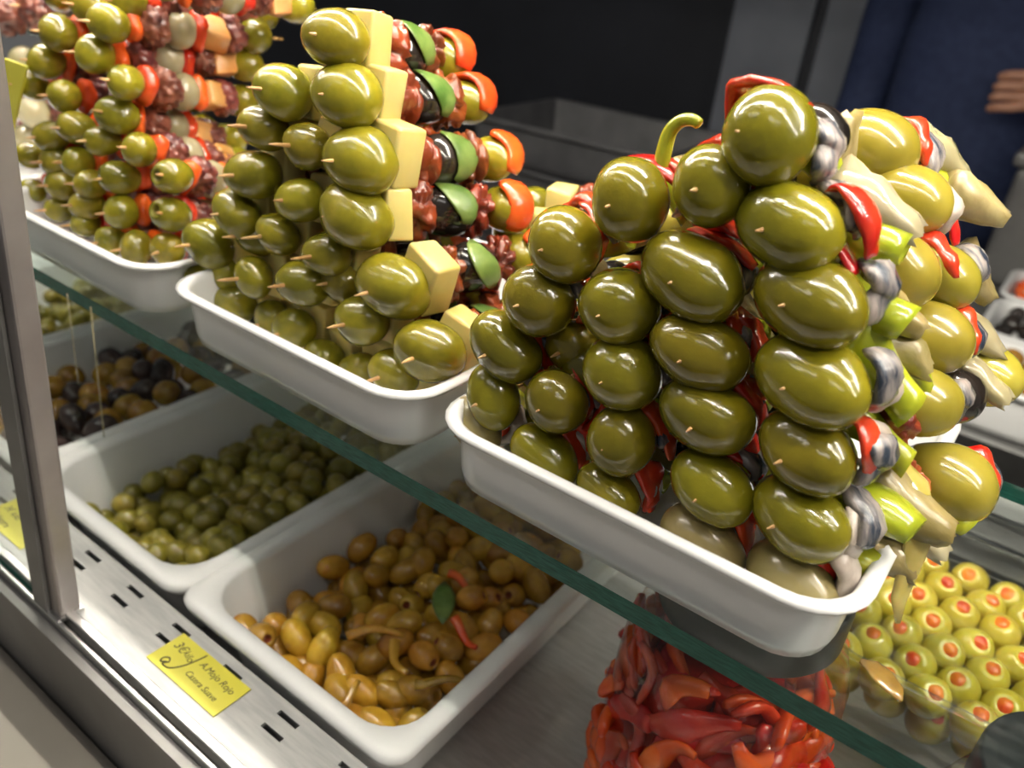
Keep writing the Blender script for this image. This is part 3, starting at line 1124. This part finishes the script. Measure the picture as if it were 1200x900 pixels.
col1 = [((127, 27), (300, 43), 52), ((112, 63), (292, 76), 54), ((148, 97), (285, 118), 50), ((137, 135), (272, 165), 52), ((163, 175), (282, 190), 48), ((203, 206), (300, 215), 50), ((201, 251), (290, 262), 50), ((196, 292), (290, 300), 46)]
nth1 = ['topmost', 'second', 'third', 'fourth', 'fifth', 'sixth', 'seventh', 'lowest']
for k, (a, b, wpx) in enumerate(col1):
    P0 = front_pt(a[0], a[1], .272)
    P1 = at_y(b[0], b[1], P0.y + .094)
    scl = max(.8, min(1.15, wpx * CAMF.dot(P0) / F_PX / .027))
    skewer(P0, P1, seq1(scl, k), '%s octopus and onion skewer of the column facing the cheese pile' % nth1[k], G1, 'octopus_skewer', .004, .010)
front1 = [(68, 38, 52), (55, 72, 48), (75, 112, 46), (40, 100, 40), (90, 150, 46), (120, 165, 42), (140, 208, 48), (142, 248, 48), (60, 160, 44), (65, 190, 40), (92, 190, 44),
          (36, 182, 34), (72, 217, 42), (106, 215, 42), (38, 224, 30), (102, 240, 42), (160, 290, 46), (130, 282, 40), (100, 262, 38), (70, 245, 36), (105, 8, 46), (150, 2, 46), (190, -20, 46), (70, -5, 44)]
for k, (px, py, wpx) in enumerate(front1):
    P0 = front_pt(px, py, .270)
    if k >= 20:
        P0 = front_pt(px, py, .285)
    scl = max(.8, min(1.1, wpx * CAMF.dot(P0) / F_PX / .027))
    P1 = P0 + (AX1 + Vector((J(.05), 0, J(.04)))) * .094
    skewer(P0, P1, seq1(scl, k), 'pitted olive skewer of the octopus pile ' + ('low against its tray rim' if P0.z < -.17 else 'in its upper inner rows' if P0.z < -.10 else 'near its top, away from the cheese'), G1, 'octopus_skewer', .003, .006)
# pale bulb skewers on the tray beyond
G0 = 'pale bulb skewers'
for k, (px, py) in enumerate(((30, 75), (40, 132), (34, 165), (12, 20), (42, 8), (5, 110), (8, 160), (8, 205))):
    P0 = front_pt(px, py, .34)
    seq = [('white_bulb', 0, 0, 0, J(.5), J(.5), 1.0), ('octopus', .02, 0, 0, J(1), 0, 1.1), ('white_bulb', .042, 0, 0, 0, 0, 1.0), ('black', .062, 0, 0, 0, 1.5, 1.0), ('redlump', .076, 0, 0, 0, 0, 1.0)]
    if k in (3, 4):
        seq[0], seq[1] = ('octopus', 0, 0, 0, J(1), 0, 1.5), ('black', .02, 0, 0, J(1), .3, 1.1)
    skewer(P0, P0 + Vector((.05, 1, -.06)) * .08, seq, 'skewer of white bulbs on the tray beyond the octopus pile' if k not in (3, 4) else 'dark red skewer above the white bulb skewers', G0, 'bulb_skewer')


# ------------------------------------------------------------------ deep pans and their olives
PW, PD, PH = .1795, .325, .080
pan_me = pan_mesh('olive_pan', PW, PD, PH, .012, 'white_pan', r=.036, taper=.16, lip=.006, wall=.003, ro=.014)
PY = .196 + PD / 2
PANX = [-.2608, -.4403, -.6206, -.8010, -.9814]
pl = ['white pan of orange spiced olives beside the red pepper jar', 'white pan of small plain green olives', 'white pan of mixed black and amber olives',
      'white pan of green olives beyond the mixed olives', 'white pan at the far end of the row']
for x, lb in zip(PANX, pl):
    tag(ob('olive_pan', pan_me, None, Matrix.Translation((x, PY, Z_RIM))), lb, 'pan', 'deep white olive pans')

OL = {}
OL['spiced'] = [olive_mesh('olive', .0105 + .0006 * i, .0086, ['spicedolive', 'spicered'], 200 + i, 1 if i < 4 else 0, 1, .08, 18, 11, 80) for i in range(6)]
OL['plain'] = [olive_mesh('olive', .0092 + .0004 * i, .0082, 'manz_dark', 210 + i, 0, 1, .07, 16, 10, 80) for i in range(4)]
OL['amber'] = [olive_mesh('olive', .0130, .0112, 'amberolive', 220 + i, 0, 1, .08, 16, 10, 80) for i in range(3)]
OL['dark'] = [olive_mesh('olive', .0140, .0108, 'purpleolive', 230 + i, 0, 1, .12, 16, 10, 80) for i in range(3)]


def heap(cx, surf, pitch, pick, label_of, group, rng, name, under, y0=.225, y1=.492, inset=.020, layers=2):
    """olives on a jittered hexagonal grid in layers that follow the heap's surface"""
    n = 0
    low_v, low_f, low_m = [], [], None
    for ly in range(layers):
        row = 0
        y = y0 + (ly % 2) * pitch * .3
        while y <= y1:
            x = cx - PW / 2 + inset + .008 + (row % 2) * pitch * .5 + (ly % 2) * pitch * .25
            while x <= cx + PW / 2 - inset - .006:
                u, v_ = (x - cx) / PW + .5, (y - y0) / (y1 - y0)
                z = surf(u, v_) - ly * pitch * .72
                bottom = Z_RIM - PH + .013
                if z > bottom - .004 or ly == 0:
                    kd = pick(u, v_)
                    me = rng.choice(OL[kd])
                    loc = Vector((x + rng.uniform(-1, 1) * pitch * .30, y + rng.uniform(-1, 1) * pitch * .30, max(bottom, z + rng.uniform(-.006, .006))))
                    rot = Matrix.Rotation(rng.uniform(0, 6.3), 4, 'Z') @ Matrix.Rotation(rng.uniform(-.8, .8), 4, 'Y') @ Matrix.Rotation(rng.uniform(0, 6.3), 4, 'X')
                    if ly == 0:
                        o = ob(name if kd not in ('amber', 'dark') else kd + '_olive', me, None, Matrix.Translation(loc) @ rot)
                        tag(o, label_of(kd), 'olive', group)
                    else:
                        b = len(low_v)
                        low_v.extend(loc + (rot @ p.co) for p in me.vertices)
                        low_f.extend(tuple(b + i for i in p.vertices) for p in me.polygons)
                        low_m = me.materials[0].name
                    n += 1
                x += pitch
            y += pitch * .88
            row += 1
    if low_f:
        o = ob(name + '_layer', mesh(name + '_layer', low_v, low_f, [k for k, m in MT.items() if m.name == low_m][0]))
        tag(o, under, 'olives')
        o['kind'] = 'stuff'
    return n


r3 = random.Random(3)
heap(PANX[0], lambda u, v_: -.402 + .020 * max(0, v_ - .15) + .012 * math.sin(u * 2.6) + .004 * math.sin(9 * u + 5 * v_), .0186, lambda u, v_: 'spiced',
     lambda k: 'orange spiced pitted olive heaped in the pan beside the pepper jar', 'spiced olives in their pan', r3, 'spiced_olive', 'orange spiced olives lying under the top layer of their pan')
heap(PANX[1], lambda u, v_: -.408 + .026 * u + .018 * v_ + .004 * math.sin(7 * u + 6 * v_), .0172, lambda u, v_: 'plain',
     lambda k: 'small plain green olive in the pan between spiced and mixed olives', 'plain green olives in their pan', r3, 'green_olive', 'plain green olives lying under the top layer of their pan')
heap(PANX[2], lambda u, v_: -.390 + .010 * u + .01 * v_ + .004 * math.sin(8 * u + 6 * v_), .0238, lambda u, v_: 'dark' if r3.random() < .48 else 'amber',
     lambda k: 'glossy amber olive in the mixed olive pan' if k == 'amber' else 'dark purple olive in the mixed olive pan', 'mixed olives in their pan', r3, 'mixed_olive', '', layers=1)
heap(PANX[3], lambda u, v_: -.398 + .012 * u + .01 * v_, .0190, lambda u, v_: 'plain',
     lambda k: 'green olive in the pan beyond the mixed olives', 'green olives in the farther pan', r3, 'pale_olive', '', layers=1)
# strips of orange pepper and a bay leaf among the spiced olives
for k, (px, py, ang, ln) in enumerate(((440, 745, .8, .034), (540, 685, .2, .022), (545, 742, .0, .024), (470, 770, -.5, .026), (405, 815, 1.4, .020), (515, 800, .4, .026))):
    p = at_z(px, py, -.374)
    pts, ra, rb = [], [], []
    for i in range(8):
        t = i / 7
        pts.append((ln * (t - .5), .004 * math.sin(3 * t + k), .0022 * math.sin(4 * t + k)))
        ra.append(.0036 * (1 - .5 * t))
        rb.append(.0027 * (1 - .5 * t))
    o = ob('pepper_strip', sweep_mesh('pepper_strip', pts, ra, rb, 'orangepep' if k in (1, 2) else 'spicedolive', 8), None, Matrix.Translation(p) @ Matrix.Rotation(ang, 4, 'Z'))
    tag(o, 'thin orange pepper strip lying among the spiced olives', 'pepper strip', 'pepper strips in the spiced olives')
p = at_z(520, 705, -.372)
o = ob('bay_leaf', sweep_mesh('bay_leaf', [(-.018, 0, 0), (-.012, 0, .001), (-.004, 0, .002), (.006, 0, .002), (.014, 0, .001), (.019, 0, 0)], [.001, .005, .0075, .0072, .004, .0006], [.0005] * 6, 'leaf', 8), None,
       Matrix.Translation(p) @ Matrix.Rotation(-.9, 4, 'Z'))
tag(o, 'grey green bay leaf among the spiced olives', 'leaf')


# ------------------------------------------------------------------ jars and the stuffed olive tub under the shelf
def jar(name, loc, R, H, neck, lid_r, label, fill):
    e = empty(name, loc)
    tag(e, label, 'jar')
    prof = [(.0, R * .90), (.004, R * .97), (.012, R), (H * .62, R), (H * .74, R * .97), (H * .82, R * .88), (H * .88, neck), (H * .97, neck)]
    ob('glass_body', mesh('glass_body', *revolve(prof, 48, 'z', cap1=False), 'jar_glass'), e)
    lp = [(H * .875, lid_r * .985), (H * .88, lid_r), (H * .975, lid_r), (H * .99, lid_r * .985), (H * .995, lid_r * .95), (H * .988, lid_r * .91), (H * .995, lid_r * .87), (H * .988, lid_r * .82), (H * .988, .002)]
    v, f = revolve(lp, 60, 'z')
    v = [Vector((p.x, p.y, p.z)) for p in v]
    ob('lid', mesh('lid', v, f, 'lid'), e)
    fill(e, R, H)
    return e


def pepper_fill(e, R, H):
    rr = random.Random(5)
    ob('pepper_core', mesh('pepper_core', *revolve([(.006, R * .70), (H * .60, R * .70), (H * .68, R * .5)], 32, 'z', 3, .12, 40), 'redpep'), e)
    ms = []
    for i in range(12):
        pts, ra, rb = [], [], []
        L = .030 + .006 * (i % 3)
        for k in range(9):
            t = k / 8
            pts.append((L * (t - .5), .008 * math.sin(2.8 * t + i), .005 * math.sin(4 * t + i * 1.3)))
            s_ = math.sin(PI * (.14 + .72 * t)) * (1 + .2 * math.sin(7 * t + i))
            ra.append(.0070 * s_)
            rb.append(.0038 * s_)
        ms.append(sweep_mesh('pepper_piece', pts, ra, rb, 'orangepep' if i % 2 == 0 else 'redpep', 12))
    for i in range(300):
        a = rr.uniform(0, 2 * PI)
        z = .008 + (H * .74 - .008) * i / 300
        lim = R * .90 if z < H * .64 else R * (.90 - (z / H - .64) * 1.5)
        rad = lim * (1 if z < H * .55 else rr.uniform(.25, 1) ** .5)
        m = Matrix.Translation((rad * math.cos(a), rad * math.sin(a), z)) @ Matrix.Rotation(a + PI / 2, 4, 'Z') @ Matrix.Rotation(rr.uniform(-1.2, 1.2), 4, 'Y') @ Matrix.Rotation(PI / 2 + rr.uniform(-.6, .6), 4, 'X') @ Matrix.Scale(rr.uniform(.8, 1.15), 4)
        ob('pepper_piece', rr.choice(ms), e, m)


def olive_fill(e, R, H):
    rr = random.Random(9)
    ms = [olive_mesh('pickled_olive', .0145, .0102, 'jarolive', 300 + i, 0, 1, .06, 16, 10, 80) for i in range(3)]
    for lz in range(9):
        n = 13
        for k in range(n):
            z = .014 + lz * .0165
            rad = R - .0135 if z < H * .66 else R * .88 - .014
            a = 2 * PI * (k + .5 * (lz % 2)) / n
            m = Matrix.Translation((rad * math.cos(a), rad * math.sin(a), z)) @ Matrix.Rotation(a + rr.uniform(-.3, .3), 4, 'Z') @ Matrix.Rotation(PI / 2 + rr.uniform(-.7, .7), 4, 'X' if rr.random() < .5 else 'Y')
            ob('pickled_olive', rr.choice(ms), e, m)


jar('pepper_jar', (-.060, .320, Z_DECK), .056, .196, .040, .0440, 'big clear jar of red peppers with black lid under the glass shelf', pepper_fill)
jar('olive_jar', (.086, .318, Z_DECK), .050, .170, .038, .041, 'clear jar of yellow olives with black lid beside the stuffed olive tub', olive_fill)

# clear tub with pimento stuffed olives standing in rows
tub = empty('olive_tub', (.085, .487, Z_DECK))
tag(tub, 'clear rectangular tub that holds the stuffed olives', 'tub')
TW, TD, TH = .236, .170, .105
ob('tub_wall', loops_mesh('tub_wall', [(rrect(-TW / 2 + .004, TW / 2 - .004, -TD / 2 + .004, TD / 2 - .004, .02), .0008), (rrect(-TW / 2, TW / 2, -TD / 2, TD / 2, .024), .006),
                                       (rrect(-TW / 2, TW / 2, -TD / 2, TD / 2, .024), TH)], 'jar_glass', cap_first=True, cap_last=False), tub)
rim_pts = rrect(-TW / 2, TW / 2, -TD / 2, TD / 2, .024)
ob('tub_rim', loops_mesh('tub_rim', [(rrect(-TW / 2, TW / 2, -TD / 2, TD / 2, .024), TH), (rrect(-TW / 2 - .003, TW / 2 + .003, -TD / 2 - .003, TD / 2 + .003, .027), TH),
                                     (rrect(-TW / 2 - .003, TW / 2 + .003, -TD / 2 - .003, TD / 2 + .003, .027), TH + .003), (rrect(-TW / 2, TW / 2, -TD / 2, TD / 2, .024), TH + .003),
                                     (rrect(-TW / 2, TW / 2, -TD / 2, TD / 2, .024), TH)], 'jar_glass', cap_first=False, cap_last=False), tub)
st_me = [olive_mesh('stuffed_olive', .0135, .0122, ['stuffed', 'stuffed'], 320 + i, 1, 1, .05, 18, 12, 80) for i in range(4)]
pim_me = blob_mesh('pimento', .0046, .0056, .0052, 'pimento', 3, .45, 170, 14, 9)
rs = random.Random(21)
for ly in range(2):
    pit = .0245
    row = 0
    y = -TD / 2 + .0125 + ly * .006
    while y < TD / 2 - .010:
        x = -TW / 2 + .0125 + (row % 2) * pit / 2 + ly * .005
        while x < TW / 2 - .010:
            o = ob('stuffed_olive', rs.choice(st_me))
            # drilled end (-x) turned up and a little towards the front
            up = Vector((rs.uniform(-.3, .3), -.55 + rs.uniform(-.3, .25), 1)).normalized()
            q = (-up).to_track_quat('X', 'Z')
            o.rotation_mode = 'QUATERNION'
            o.rotation_quaternion = q
            o.location = Vector(tub.location) + Vector((x + rs.uniform(-.001, .001), y + rs.uniform(-.001, .001), .092 - ly * .018 + rs.uniform(-.002, .002)))
            tag(o, 'pale green olive stuffed with red pimento, standing in the clear tub', 'olive', 'stuffed olives in the clear tub')
            ob('pimento', pim_me, o, Matrix.Translation((-.0098, 0, 0)))
            x += pit
        y += pit * .88
        row += 1

# scrap of jelly and smear on the shelf by the tray
o = ob('onion_skin_scrap', sweep_mesh('onion_skin_scrap', [(-.009, 0, .0008), (-.005, .0015, .0012), (0, .0005, .0014), (.006, -.001, .0012), (.010, -.003, .0008)], [.001, .004, .0052, .004, .0006], [.0007] * 5, 'amber_scrap', 10), None,
       Matrix.Translation(at_z(1032, 796, Z_SHELF + .0002)) @ Matrix.Rotation(-.35, 4, 'Z'))
tag(o, 'glossy amber scrap of onion skin lying on the glass shelf', 'scrap')


# ------------------------------------------------------------------ price cards
def text_part(parent, txt, size, x, y, rot, shear=.25):
    cu = bpy.data.curves.new('handwriting', 'FONT')
    cu.body = txt
    cu.size = size
    cu.shear = shear
    cu.extrude = .00005
    t = bpy.data.objects.new('t', cu)
    COL.objects.link(t)
    bpy.context.view_layer.update()
    me = bpy.data.meshes.new_from_object(t.evaluated_get(bpy.context.evaluated_depsgraph_get()))
    me.name = 'handwriting'
    bpy.data.objects.remove(t)
    me.materials.clear()
    me.materials.append(MT['ink'])
    return ob('handwriting', me, parent, Matrix.Translation((x, y, .0006)) @ Matrix.Rotation(rot, 4, 'Z'))


def price_card(loc, w, h, label, rows, rotz=0):
    e = empty('price_card', loc)
    e.rotation_euler = (0, 0, rotz)
    tag(e, label, 'price card', 'yellow price cards')
    cd = ob('card', boxes_mesh('card', [(-w / 2, w / 2, -h / 2, h / 2, 0, .0005)], 'yellow'), e)
    for r in rows:
        text_part(cd, *r)
    return e


c = at_z(232, 789, -.3682)
pc = price_card((c.x, c.y, -.3682), .060, .0235, 'yellow handwritten price card lying on the rail before the spiced olives',
                [('A.Mojo Rojo', .0056, -.004, .0035, -.05), ('Casera Suave', .0050, -.005, -.0050, -.05), ('3€', .0075, -.0265, .0025, -.1), ('kilo', .0060, -.018, .0030, -.3)])
sw = [(-.019, -.0065, .0007), (-.0215, -.0085, .0007), (-.0225, -.0060, .0007), (-.020, -.0040, .0007), (-.0178, -.0058, .0007), (-.0195, -.0088, .0007), (-.014, -.0082, .0007), (-.0095, -.002, .0007), (-.0072, .0055, .0007), (-.0062, .0105, .0007)]
sw = smooth_path(sw)
ob('pen_swoosh', sweep_mesh('pen_swoosh', sw, .0001, .0005, 'ink', 6, Vector((0, 0, 1))), pc.children[0])
c = at_z(22, 618, -.3682)
price_card((c.x - .004, c.y + .002, -.3682), .052, .0235, 'yellow handwritten price card on the rail behind the front pane',
           [('3€ kilo', .0065, -.022, .001, -.05), ('Negra', .0060, -.016, -.0075, -.05)], 0)
# yellow pointed sign over the bulb skewers
q = [(4, 68), (31, 78), (14, 154), (1, 110)]
pp = [at_y(a, b, .262) for a, b in q]
ce = sum(pp, Vector()) / 4
v = [p - ce for p in pp] + [p - ce + Vector((0, .0015, 0)) for p in pp]
o = ob('pointed_sign', mesh('pointed_sign', v, [(0, 1, 2, 3), (7, 6, 5, 4), (0, 4, 5, 1), (1, 5, 6, 2), (2, 6, 7, 3), (3, 7, 4, 0)], 'yellow', False), None, Matrix.Translation(ce))
tag(o, 'yellow pointed sign stuck in front of the white bulb skewers', 'sign')

# oil threads hanging from the shelf edge
for k, (a, b) in enumerate((((80, 352), (92, 450)), ((108, 372), (122, 512)))):
    A = at_y(a[0], a[1], SY0 - .001)
    B = at_y(b[0], b[1], SY0 + .002)
    A.z = Z_SHELF - .005
    o = ob('oil_thread', sweep_mesh('oil_thread', [A - A, (B - A) * .5, B - A], [.0004, .00028, .0004], [.0004, .00028, .0004], 'onion', 6), None, Matrix.Translation(A))
    tag(o, 'thin oil thread dripping off the green shelf edge', 'drip', 'oil drips on the shelf edge')

# ------------------------------------------------------------------ behind the case: dark work area
bc = empty('back_counter', (.25, 1.25, Z_FLOOR))
tag(bc, 'grey work counter behind the case carrying more pans', 'counter')
ob('worktop', boxes_mesh('worktop', [(-.42, 1.2, -.29, .55, Z_DECK - .04 - Z_FLOOR, Z_DECK - Z_FLOOR)], 'counter'), bc)
ob('base', boxes_mesh('base', [(-.40, 1.2, -.26, .53, 0, Z_DECK - .04 - Z_FLOOR)], 'fascia'), bc)
ob('edge_strip', boxes_mesh('edge_strip', [(-.42, 1.2, -.30, -.29, Z_DECK - .05 - Z_FLOOR, Z_DECK + .008 - Z_FLOOR)], 'steel'), bc)
r9 = random.Random(14)
OL['orange'] = [blob_mesh('pepper_piece', .016, .011, .009, 'orangepep', 400 + i, .4, 90, 14, 9) for i in range(3)]
OL['black'] = [olive_mesh('olive', .0125, .0105, 'blackolive', 410 + i, 0, 1, .06, 14, 9) for i in range(2)]
bp_me = pan_mesh('far_pan', .26, .17, .065, .010, 'white_pan', r=.03, taper=.15, lip=.005)
for k, (x, y, kd, lb) in enumerate(((.075, 1.055, 'amber', 'yellow olive'), (.075, 1.235, 'black', 'black olive'), (.075, 1.415, 'orange', 'orange pepper piece'))):
    tag(ob('olive_pan', bp_me, None, Matrix.Translation((x, y, Z_DECK + .065))), 'white pan of %ss on the counter behind the case' % lb, 'pan', 'pans on the back counter')
    for i in range(9):
        for j in range(6):
            o = ob(OL[kd][0].name.split('.')[0], r9.choice(OL[kd]))
            o.location = (x - .100 + i * .025 + r9.uniform(-.004, .004), y - .056 + j * .0225 + r9.uniform(-.004, .004), Z_DECK + .048 + r9.uniform(-.004, .006))
            o.rotation_euler = (r9.uniform(0, 6), r9.uniform(-.5, .5), r9.uniform(0, 6))
            tag(o, '%s heaped in a pan on the counter behind the case' % lb, 'pepper' if kd == 'orange' else 'olive', lb + 's on the back counter')
# stack of grey crates on a low stand
ls = empty('low_stand', (-1.0, 1.55, Z_FLOOR))
tag(ls, 'dark low stand behind the piles carrying grey crates', 'stand')
ob('top', boxes_mesh('top', [(-.75, .42, -.35, .35, .76, .80)], 'grey_crate'), ls)
for sx in (-.7, .37):
    for sy in (-.3, .3):
        ob('leg', boxes_mesh('leg', [(sx - .02, sx + .02, sy - .02, sy + .02, 0, .76)], 'grey_crate'), ls)
cr_me = pan_mesh('crate', .42, .34, .085, .012, 'grey_crate', r=.02, taper=.08, lip=.008)
for k in range(3):
    tag(ob('crate', cr_me, None, Matrix.Translation((-.88 + .03 * k, 1.50 - .02 * k, -.56 + .087 * (k + 1))) @ Matrix.Rotation(.08 * k - .1, 4, 'Z')),
        ['dark grey crate at the bottom of the crate stack', 'dark grey crate in the middle of the crate stack', 'dark grey crate on top of the crate stack'][k], 'crate', 'stacked grey crates')
# tall cabinet panels towards the right
cb = empty('cabinet', (-.28, 2.15, Z_FLOOR))
tag(cb, 'tall blue grey cabinet with narrow upright panels behind the case', 'cabinet')
ob('body', boxes_mesh('body', [(-.62, .42, .02, .18, 0, 1.9)], 'dark_wall'), cb)
for k, (a, b) in enumerate(((-.60, -.40), (-.37, -.16), (-.13, .04), (.07, .22), (.25, .41))):
    bevel(ob('panel', boxes_mesh('panel', [(a, b, -.01, .02, .05, 1.85)], 'bluegrey'), cb), .004)

print('objects', len(bpy.data.objects))

# pale grey box and ladle on the back counter
gb = empty('storage_box', (.02, 1.66, Z_DECK))
tag(gb, 'pale grey plastic storage box on the counter behind the case', 'box')
bevel(ob('box_body', boxes_mesh('box_body', [(-.13, .25, -.07, .07, 0, .20)], 'counter'), gb), .012, 3)
bevel(ob('box_lid', boxes_mesh('box_lid', [(-.14, .26, -.08, .08, .20, .225)], 'counter'), gb), .008, 3)
la, lb_ = Vector((.0, 1.395, -.385)), Vector((-.005, 1.30, -.19))
ld = empty('ladle', la)
tag(ld, 'steel ladle leaning out of the orange pepper pan', 'ladle')
ob('handle', sweep_mesh('handle', [Vector(), (lb_ - la) * .5, lb_ - la], [.006, .005, .007], [.003, .0025, .003], 'steel_dull', 8), ld)
ob('bowl', blob_mesh('bowl', .028, .028, .012, 'steel_dull', 1, 0, 10, 18, 9), ld)


# ------------------------------------------------------------------ shopkeeper in navy behind the counter
def skin_mesh(name, nodes, edges, mt, sub=2):
    me = bpy.data.meshes.new(name)
    me.from_pydata([n[0] for n in nodes], edges, [])
    o = bpy.data.objects.new(name, me)
    COL.objects.link(o)
    me.materials.append(MT[mt])
    md = o.modifiers.new('skin', 'SKIN')
    md.use_smooth_shade = True
    for i, n in enumerate(nodes):
        me.skin_vertices[0].data[i].radius = n[1] if isinstance(n[1], tuple) else (n[1], n[1])
    me.skin_vertices[0].data[0].use_root = True
    sd = o.modifiers.new('sub', 'SUBSURF')
    sd.levels = sub
    sd.render_levels = sub
    return o


person = empty('person', (-.265, 1.97, Z_FLOOR))
tag(person, 'person in a navy shirt and dark trousers standing behind the counter', 'person')
# facing -y (towards the case), right hand held in front of the belly
B = [((0, 0, .92), (.10, .065)), ((0, 0, 1.10), (.12, .08)), ((0, 0, 1.30), (.165, .105)), ((0, 0, 1.44), (.12, .08)), ((0, 0, 1.53), .052), ((0, -.01, 1.60), (.066, .075)), ((0, -.015, 1.70), (.072, .088)), ((0, -.01, 1.76), (.05, .06)),
     ((-.19, 0, 1.42), .058), ((-.215, .05, 1.14), .044), ((-.20, -.10, .94), .034), ((-.17, -.15, .92), (.022, .034)),
     ((.19, 0, 1.42), .058), ((.25, .01, 1.16), .044), ((.20, -.17, 1.20), .034), ((.15, -.20, 1.22), (.022, .034)),
     ((-.10, 0, .80), .066), ((-.11, -.01, .48), .056), ((-.11, .02, .10), .045), ((-.11, -.09, .035), (.045, .032)),
     ((.10, 0, .80), .066), ((.11, -.01, .48), .056), ((.11, .02, .10), .045), ((.11, -.09, .035), (.045, .032))]
E_ = [(0, 1), (1, 2), (2, 3), (3, 4), (4, 5), (5, 6), (6, 7), (3, 8), (8, 9), (9, 10), (10, 11), (3, 12), (12, 13), (13, 14), (14, 15), (0, 16), (16, 17), (17, 18), (18, 19), (0, 20), (20, 21), (21, 22), (22, 23)]
nb = len(B)
for wi, (wx, wy, wz), sg in ((11, (-.17, -.15, .92), 1), (15, (.15, -.20, 1.22), -1)):
    for fi in range(4):
        o1 = (wx + sg * .045, wy - .03, wz + .027 - .018 * fi)
        o2 = (wx + sg * (.072 + .006 * (1 if fi in (1, 2) else 0)), wy - .035, wz + .027 - .018 * fi - .004)
        o3 = (wx + sg * .088, wy - .022, wz + .024 - .018 * fi - .008)
        k0 = len(B)
        B += [(o1, .0095), (o2, .0088), (o3, .0075)]
        E_ += [(wi, k0), (k0, k0 + 1), (k0 + 1, k0 + 2)]
    k0 = len(B)
    B += [((wx + sg * .015, wy - .035, wz + .045), .011), ((wx + sg * .038, wy - .05, wz + .062), .0088)]
    E_ += [(wi, k0), (k0, k0 + 1)]
bo = skin_mesh('body', B, E_, 'skin')
bo.parent = person
T = [((0, 0, .80), (.19, .135)), ((0, 0, 1.08), (.165, .118)), ((0, 0, 1.30), (.18, .12)), ((0, 0, 1.45), (.13, .09)), ((-.19, 0, 1.42), .070), ((-.215, .05, 1.14), .058), ((-.203, -.07, .98), .048), ((.19, 0, 1.42), .070), ((.25, .01, 1.16), .058), ((.215, -.12, 1.19), .048)]
to = skin_mesh('shirt', T, [(0, 1), (1, 2), (2, 3), (3, 4), (4, 5), (5, 6), (3, 7), (7, 8), (8, 9)], 'navy')
to.parent = person
P = [((0, 0, .94), (.165, .118)), ((-.10, 0, .80), .105), ((-.11, -.01, .48), .075), ((-.11, .02, .10), .062), ((.10, 0, .80), .105), ((.11, -.01, .48), .075), ((.11, .02, .10), .062)]
tr = skin_mesh('trousers', P, [(0, 1), (1, 2), (2, 3), (0, 4), (4, 5), (5, 6)], 'hair')
tr.parent = person
ob('hair', blob_mesh('hair', .084, .098, .080, 'hair', 2, .08, 30, 20, 13), person, Matrix.Translation((0, .012, 1.735)))
ob('nose', blob_mesh('nose', .012, .016, .020, 'skin', 2, .0, 30, 12, 8), person, Matrix.Translation((0, -.100, 1.655)))
for sx in (-1, 1):
    ob('eye', blob_mesh('eye', .009, .006, .006, 'lid', 2, 0, 30, 10, 7), person, Matrix.Translation((sx * .028, -.088, 1.682)))
    ob('ear', blob_mesh('ear', .010, .018, .028, 'skin', 3, .1, 30, 12, 8), person, Matrix.Translation((sx * .078, .0, 1.665)))
ob('mouth', blob_mesh('mouth', .020, .006, .005, 'redpep', 3, 0, 30, 12, 7), person, Matrix.Translation((0, -.086, 1.612)))
